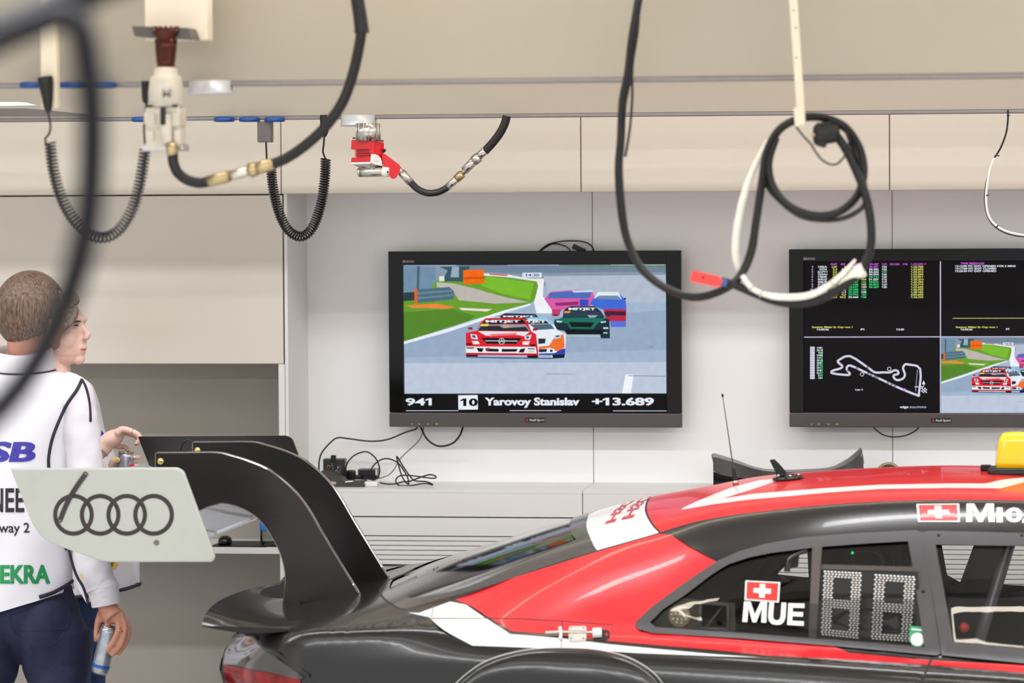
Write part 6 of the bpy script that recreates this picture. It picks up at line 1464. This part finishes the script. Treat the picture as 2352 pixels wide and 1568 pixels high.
# ------------------------------------------------------------------- the woman
YF_ = 11.66
pw = lambda x, y, dy=0: P(x, y, YF_+dy)
wom = thing('person', (pw(215, 1400).x, YF_, 0), 'person in profile with light brown hair, opening a can behind the other person', 'person')
f_ = Vector((.975, -.22, 0)).normalized(); l_ = Vector((.22, .975, 0)).normalized(); u_ = Vector((0, 0, 1)); FA = (f_, l_, u_)
hc = pw(129, 754); at = lambda f, l, u: hc+f_*f+l_*l+u_*u
b = MB(); ell(b, hc, (.094, .074, .102), FA, m_skinw); ell(b, at(.045, 0, -.05), (.052, .058, .06), FA); ell(b, at(.078, 0, -.094), (.020, .022, .019), FA); ell(b, at(.04, 0, -.085), (.045, .045, .028), FA)
b.tube([at(.088, 0, .012), at(.103, 0, -.006), at(.116, 0, -.022)], [.008, .009, .010], m_skinw, 10, 3); ell(b, at(.105, 0, -.027), (.012, .015, .009), FA)
ell(b, at(.088, 0, -.058), (.017, .024, .010), FA); ell(b, at(.087, 0, -.071), (.014, .02, .009), FA); ell(b, at(.075, 0, -.065), (.025, .032, .03), FA); ell(b, at(.084, 0, .028), (.013, .045, .014), FA)
for s_ in (-1, 1): ell(b, at(.052, s_*.034, -.034), (.036, .030, .040), FA); ell(b, at(0, s_*.076, -.02), (.017, .008, .028), FA)
b.tube([at(-.015, 0, -.06), pw(128, 850), pw(120, 880)], [.050, .047, .06], m_skinw, 16, 4)
ell(b, pw(142, 980), (.092, .15, .16)); ell(b, pw(180, 1120), (.09, .125, .2)); ell(b, pw(180, 1275), (.085, .13, .12)); b.tube([pw(118, 905, -.15), pw(118, 890), pw(118, 905, .15)], [.05, .055, .05], m_skinw, 12, 3)
for k, s_ in ((0, 1), (1, -1)): b.tube([pw(176, 1420, .085*s_), Vector((pw(178, 1400).x, YF_+.085*s_, .45)), Vector((pw(178, 1400).x, YF_+.085*s_, .08))], [.05, .045, .04], m_skinw, 14, 5)
# right arm (camera side) reaching over the can
b.tube([pw(118, 905, -.16), pw(130, 1010, -.2), pw(150, 1085, -.2), pw(190, 1058, -.2), pw(226, 1033, -.19), pw(243, 1018, -.185)], [.045, .040, .037, .037, .031, .030], m_skinw, 14, 5)
ell(b, pw(255, 1009, -.18), (.046, .040, .027), (Vector((.85, 0, .5)).normalized(), Vector((0, 1, 0)), Vector((-.5, 0, .85)).normalized()))
for k in range(4):
    yy = -.213+.022*k; o_ = (0, 0, 2, 6)[k]
    finger(b, [pw(268, 996-2*k, yy), pw(282, 985+o_, yy), pw(311, 994+o_, yy+.002), pw(322, 1006+o_, yy+.004), pw(314, 1018, yy+.006)], .0112, .0078)
finger(b, [pw(256, 1018, -.155), pw(270, 1026, -.145), pw(286, 1026, -.150), pw(295, 1034, -.16)], .0105, .0075)
# left hand holding the can
b.tube([pw(118, 905, .16), pw(150, 1030, .2), pw(190, 1130, .16), pw(235, 1110, 0), pw(262, 1085, -.10)], [.045, .04, .036, .032, .025], m_skinw, 14, 5)
ell(b, pw(272, 1074, -.128), (.03, .018, .034))
for k in range(4):
    y_ = 1049+19*k; finger(b, [pw(280, y_+6, -.118), pw(303, y_+2, -.115), pw(318, y_, -.138), pw(316, y_+1, -.165), pw(305, y_+1, -.182)], .0092, .0072)
finger(b, [pw(258, 1082, -.14), pw(256, 1066, -.17), pw(262, 1057, -.183), pw(270, 1056, -.186)], .0115, .0092)
blob(b, .0042, 3, 'body', m_skinw, wom)
nail = lambda x, y, dy, m_, w=5: ell_part('fingernail', pw(x, y, dy), (w*.0013, .002, w*.0009), m_)
def ell_part(name, c, r, m_, par=None): q = MB(); ell(q, c, r, None, m_); return q.build(name, par or wom)
nail(268, 1055, -.1945, mat('yellow_nail', (214, 196, 40), .2), 6); nail(306, 1050, -.1895, mat('silver_nail', (190, 186, 196), .15, metal=.6)); nail(304, 1068, -.1895, mat('pink_nail', (226, 24, 96), .2), 6); nail(297, 1035, -.168, MATS['yellow_nail'], 3); nail(313, 1021, -.212, mat('red_nail', (196, 50, 46), .25), 4)
# eye, brow, lips
ell_part('eyebrow', at(.090, -.030, .024), (.012, .016, .0028), mat('dark_brown_brow', (48, 34, 30), .7)); ell_part('eye', at(.0835, -.030, .008), (.006, .011, .0052), mat('eye_white', (222, 214, 208), .2)); ell_part('eyelashes', at(.0875, -.031, .011), (.0075, .0125, .0026), MATS['dark_brown_brow']); ell_part('lips', at(.0955, -.004, -.0635), (.0095, .017, .0046), mat('lip_red', (206, 104, 100), .4))
cap(hc+u_*.003-f_*.006, FA, (.1005, .081, .111), lambda d: (d.z > -.72) and not (d.x > .34 and d.z < .80) and not (d.x > .12 and d.z < -.02), m_hairw, 'hair', wom, seed=5)
hq = MB()
for k in range(7):
    e = .010*k; hq.tube([at(.070-e, -.030-.002*k, .082+.004*k), at(.092-e*1.1, -.046-.002*k, .060+.004*k), at(.088-e*1.3, -.064, .028+.004*k), at(.055-e*1.3, -.080, .000+.005*k), at(.005-e, -.088, -.012+.005*k)], [.004, .011, .012, .010, .006], m_hairw, 10, 5)
hq.tube([at(.045, -.03, .104), at(.072, -.034, .104), at(.086, -.036, .088), at(.078, -.04, .072)], [.008, .015, .015, .006], m_hairw, 12, 5)
hq.build('swept_fringe', wom)
# her bib, jeans, jewellery
def wrow(x, y, hw, dep): return (pw(x, y), Vector((hw*sm*1.03, 0, 0)), Vector((0, dep, 0)))
rows = dense_rows([wrow(125, 868, 50, .10), wrow(130, 884, 76, .17), wrow(138, 920, 86, .185), wrow(152, 1000, 90, .18), wrow(190, 1100, 96, .16), wrow(222, 1200, 92, .165), wrow(228, 1290, 92, .175), wrow(228, 1340, 92, .178)], 6)
nr = len(rows)
rg = rings_loft(rows, 56, .010, hem=lambda i, t: max(0, (i-nr*.75)/(nr*.25))**2*(.02*math.cos(t)-.02), seed=9)
wb = MB().loft(rg, m_bib, True, False).build('bib', wom, 'white and blue nylon bib'); wbv = bvh_of(wb)
MB().tube([p+Vector((0, 0, -.004)) for p in rg[-1]]+[rg[-1][0]], .006, m_pipe, 8, 1).build('hem_piping', wb)
pipe([(213, 938), (217, 965), (222, 985), (230, 1002)], par=wb, bv=wbv, r=.003)
for pl in ([(212, 986), (222, 993), (229, 1004), (212, 1012)], [(233, 987), (240, 997), (238, 1003), (231, 1001)], [(221, 984), (226, 990), (224, 996)]): MB().add([throw(wbv, *p) for p in pl], [tuple(range(len(pl)))], m_txb).build('blue_print', wb)
tg = [throw(wbv, x, y, .004) for x, y in roundpoly([(236, 1284), (271, 1283), (270, 1300), (262, 1306), (240, 1308)], 3, 3)]
MB().add(tg, [tuple(range(len(tg)))], mat('tag_yellow', (232, 186, 84), .5)).build('yellow_tag', wb); cloth_text('tag_lettering', 'ner', (252, 1290, 263, 1300), m_txk, wb, wbv, .01)
for o in (bpy.data.objects['tag_lettering'],): o.location += Vector((0, -.004, 0))
b = MB(); ell(b, pw(176, 1385), (.098, .165, .13))
for s_ in (1, -1): b.tube([pw(176, 1430, .085*s_), Vector((pw(178, 1400).x, YF_+.085*s_, .45)), Vector((pw(178, 1400).x, YF_+.085*s_, .09))], [.075, .066, .055], m_jean2, 16, 6)
blob(b, .01, 4, 'jeans', m_jean2, wom)
for s_ in (1, -1): b = MB(); ell(b, (pw(188, 1400).x, YF_+.085*s_, .04), (.12, .04, .042)); blob(b, .01, 2, 'shoe', m_shoe, wom)
mb = MB(); A = pw(232, 1030, -.19); d = (pw(240, 1022, -.185)-pw(228, 1032, -.19)).normalized(); uu = d.orthogonal().normalized(); ww = d.cross(uu); mb.tube([A+(uu*math.cos(t)+ww*math.sin(t))*.0295 for t in np.linspace(0, 2*PI, 25)], .0028, m_steel, 8, 1); mb.build('bracelet', wom)
mb = MB(); c = pw(304, 992, -.213); mb.lathe(c, (.9, 0, -.25), [(.0092, -.0014), (.0100, 0), (.0092, .0014)], MATS['gold'], 16); mb.build('finger_ring', wom)
top = pw(289, 1036, -.152); drink_can(top-Vector((.006, 0, .135)), top, 'silver drink can held up in both hands behind the wing end plate', m_can, None)
# =================================================================== THINGS ON THE SHELF AND THE WORKTOP
zs = zs1
o = MB(); pts = [P(x, y, 1) for x, y in ()]
xa_, xb_ = P(484, 1255, YF+.02).x, P(612, 1255, YF+.02).x
MB().box((xa_, YF+.012, zs+.0004), (xb_, YF+.20, zs+.0032), m_rub, .001, 1).build('mouse_mat'); tag(based(bpy.data.objects['mouse_mat']), 'thin black mouse mat on the white shelf of the niche', 'mouse mat')
c = P(517, 1247, YF+.06); c.z = zs+.0035
o = MB(); pr = [(.0, .030), (.6, .026), (.9, .016), (1, .006), (1, 0)]
rings = [[Vector((c.x+.0225*r*math.cos(a), c.y+.035*r*math.sin(a), c.z+h*.95)) for a in (2*PI*k/28 for k in range(28))] for r, h in ((.92, 0), (1, .006), (1, .014), (.88, .023), (.6, .029), (.25, .0315), (.01, .032))]
o.loft(rings, m_blackg, True, True); tag(based(o.build('computer_mouse')), 'rounded shiny black computer mouse on the mat', 'mouse')
# water bottle
c = P(617, 1240, YF+.10); c.z = zs+.0005
t = thing('water_bottle', c, 'clear plastic water bottle with blue label, half hidden by the wing pylon', 'bottle')
m_pet = glassmat('clear_plastic', (226, 232, 226), .9, .06, 1.35)
MB().lathe(c, (0, 0, 1), [(.015, .003), (.022, 0), (.026, .008), (.028, .02), (.0275, .05), (.029, .06), (.029, .12), (.026, .14), (.014, .165), (.0125, .18)], m_pet, 24).build('bottle_body', t)
MB().lathe(c, (0, 0, 1), [(.0292, .047), (.0298, .05), (.0298, .105), (.0292, .108)], mat('label_blue', (42, 128, 214), .4, var=.15, scale=60), 24).build('label', t)
MB().lathe(c, (0, 0, 1), [(.014, .178), (.0145, .18), (.0145, .194), (.001, .195)], MATS['label_blue'], 16).build('bottle_cap', t)
o = MB(); a = P(613, 1250, YF+.03); o.box((a.x, YF+.03, zs+.0005), (P(641, 1250, YF+.03).x-.002, YF+.10, zs+.012), m_black, .004); tag(based(o.build('phone')), 'small black device beside the water bottle on the shelf', 'device')
# carbon saddle shaped body panel on the worktop
t = thing('body_panel', P(1800, 1110, YF+.06), 'dark carbon fibre body panel with upswept ends lying on the worktop below the right screen', 'car part')
Yp0, Yp1 = YF+.03, YF+.20
topc = [(1638, 1052), (1646, 1050), (1690, 1063), (1740, 1078), (1790, 1084), (1850, 1083), (1910, 1078), (1945, 1065), (1968, 1048), (1981, 1036)]
botc = [(1638, 1080), (1660, 1090), (1700, 1096), (1760, 1099), (1800, 1100), (1850, 1100), (1920, 1098), (1960, 1092), (1978, 1078), (1983, 1070)]
fr0 = [P(x, y, Yp0) for x, y in topc]; bk0 = [P(x-4, y-9+(3 if 2 < i < 7 else 0), Yp1) for i, (x, y) in enumerate(topc)]; lo0 = [P(x, y+1, Yp0-.008) for x, y in botc]; ft = [Vector((p.x, Yp0-.004, ztop+.001)) for p in lo0]
o = MB(); o.loft([smooth2(L, 5) for L in (bk0, fr0)], m_carbd, False, False); o.loft([smooth2(L, 5) for L in (fr0, lo0)], m_carb, False, False); o.build('carbon_skin', t)
o = MB(); o.loft([smooth2(L, 5) for L in ([p+Vector((0, .003, -.001)) for p in lo0], ft, [p+Vector((0, .17, 0)) for p in ft], [p+Vector((0, 0, -.003)) for p in bk0])], m_carbd, False, False); o.build('carbon_underside', t)
o = MB(); o.lathe(P(1842, 1085.5, Yp0+.06), (0, -.5, 1), [(.009, 0), (.010, .001), (.009, .002), (.0001, .001)], m_line, 16); o.build('fixing_hole', t)
o = MB(); o.prism([P(x, y, Yp0-.002) for x, y in ((1981, 1036), (1985, 1062), (1977, 1080), (1977, 1046))], [P(x, y, Yp0+.004) for x, y in ((1981, 1036), (1985, 1062), (1977, 1080), (1977, 1046))], mat('raw_edge_grey', (150, 144, 140), .4)); o.build('cut_end', t)
# round drilled disc standing on the worktop
c = P(2041, 1092, YF+.12); t = thing('brake_disc', Vector((c.x, c.y, ztop)), 'round dark drilled disc standing on the worktop behind the car roof', 'disc')
r_ = c.z-ztop if False else (P(2041, 1062, YF+.12).z-ztop)/2; cc = Vector((c.x, c.y, ztop+r_)); axd = Vector((.1, -1, .25)).normalized()
MB().lathe(cc, axd, [(r_*.62, -.012), (r_*.96, -.012), (r_, -.009), (r_, .009), (r_*.96, .012), (r_*.62, .012), (r_*.58, .0)], mat('bronze_disc', (96, 78, 58), .35, metal=.6, var=.15), 40).build('disc_ring', t)
MB().lathe(cc, axd, [(r_*.6, -.010), (r_*.55, .004), (r_*.2, .010), (.001, .010)], m_black, 32).build('disc_bell', t)
u0 = axd.orthogonal().normalized(); w0 = axd.cross(u0); dm = bpy.data.meshes.new('x'); bpy.data.meshes.remove(dm)
hd = None
for k in range(44):
    a = 2*PI*k/44; p = cc+(u0*math.cos(a)+w0*math.sin(a))*r_*.9+axd*.0122
    if hd is None: hd = MB().lathe(p, axd, [(.0026, 0), (.0026, .0006), (.0001, .0006)], mat('pale_hole_rim', (206, 190, 160), .4), 8).build('drilled_hole', t); p_first = p
    else:
        h_ = hd.copy(); COL.objects.link(h_); h_.location = hd.location+(p-p_first)
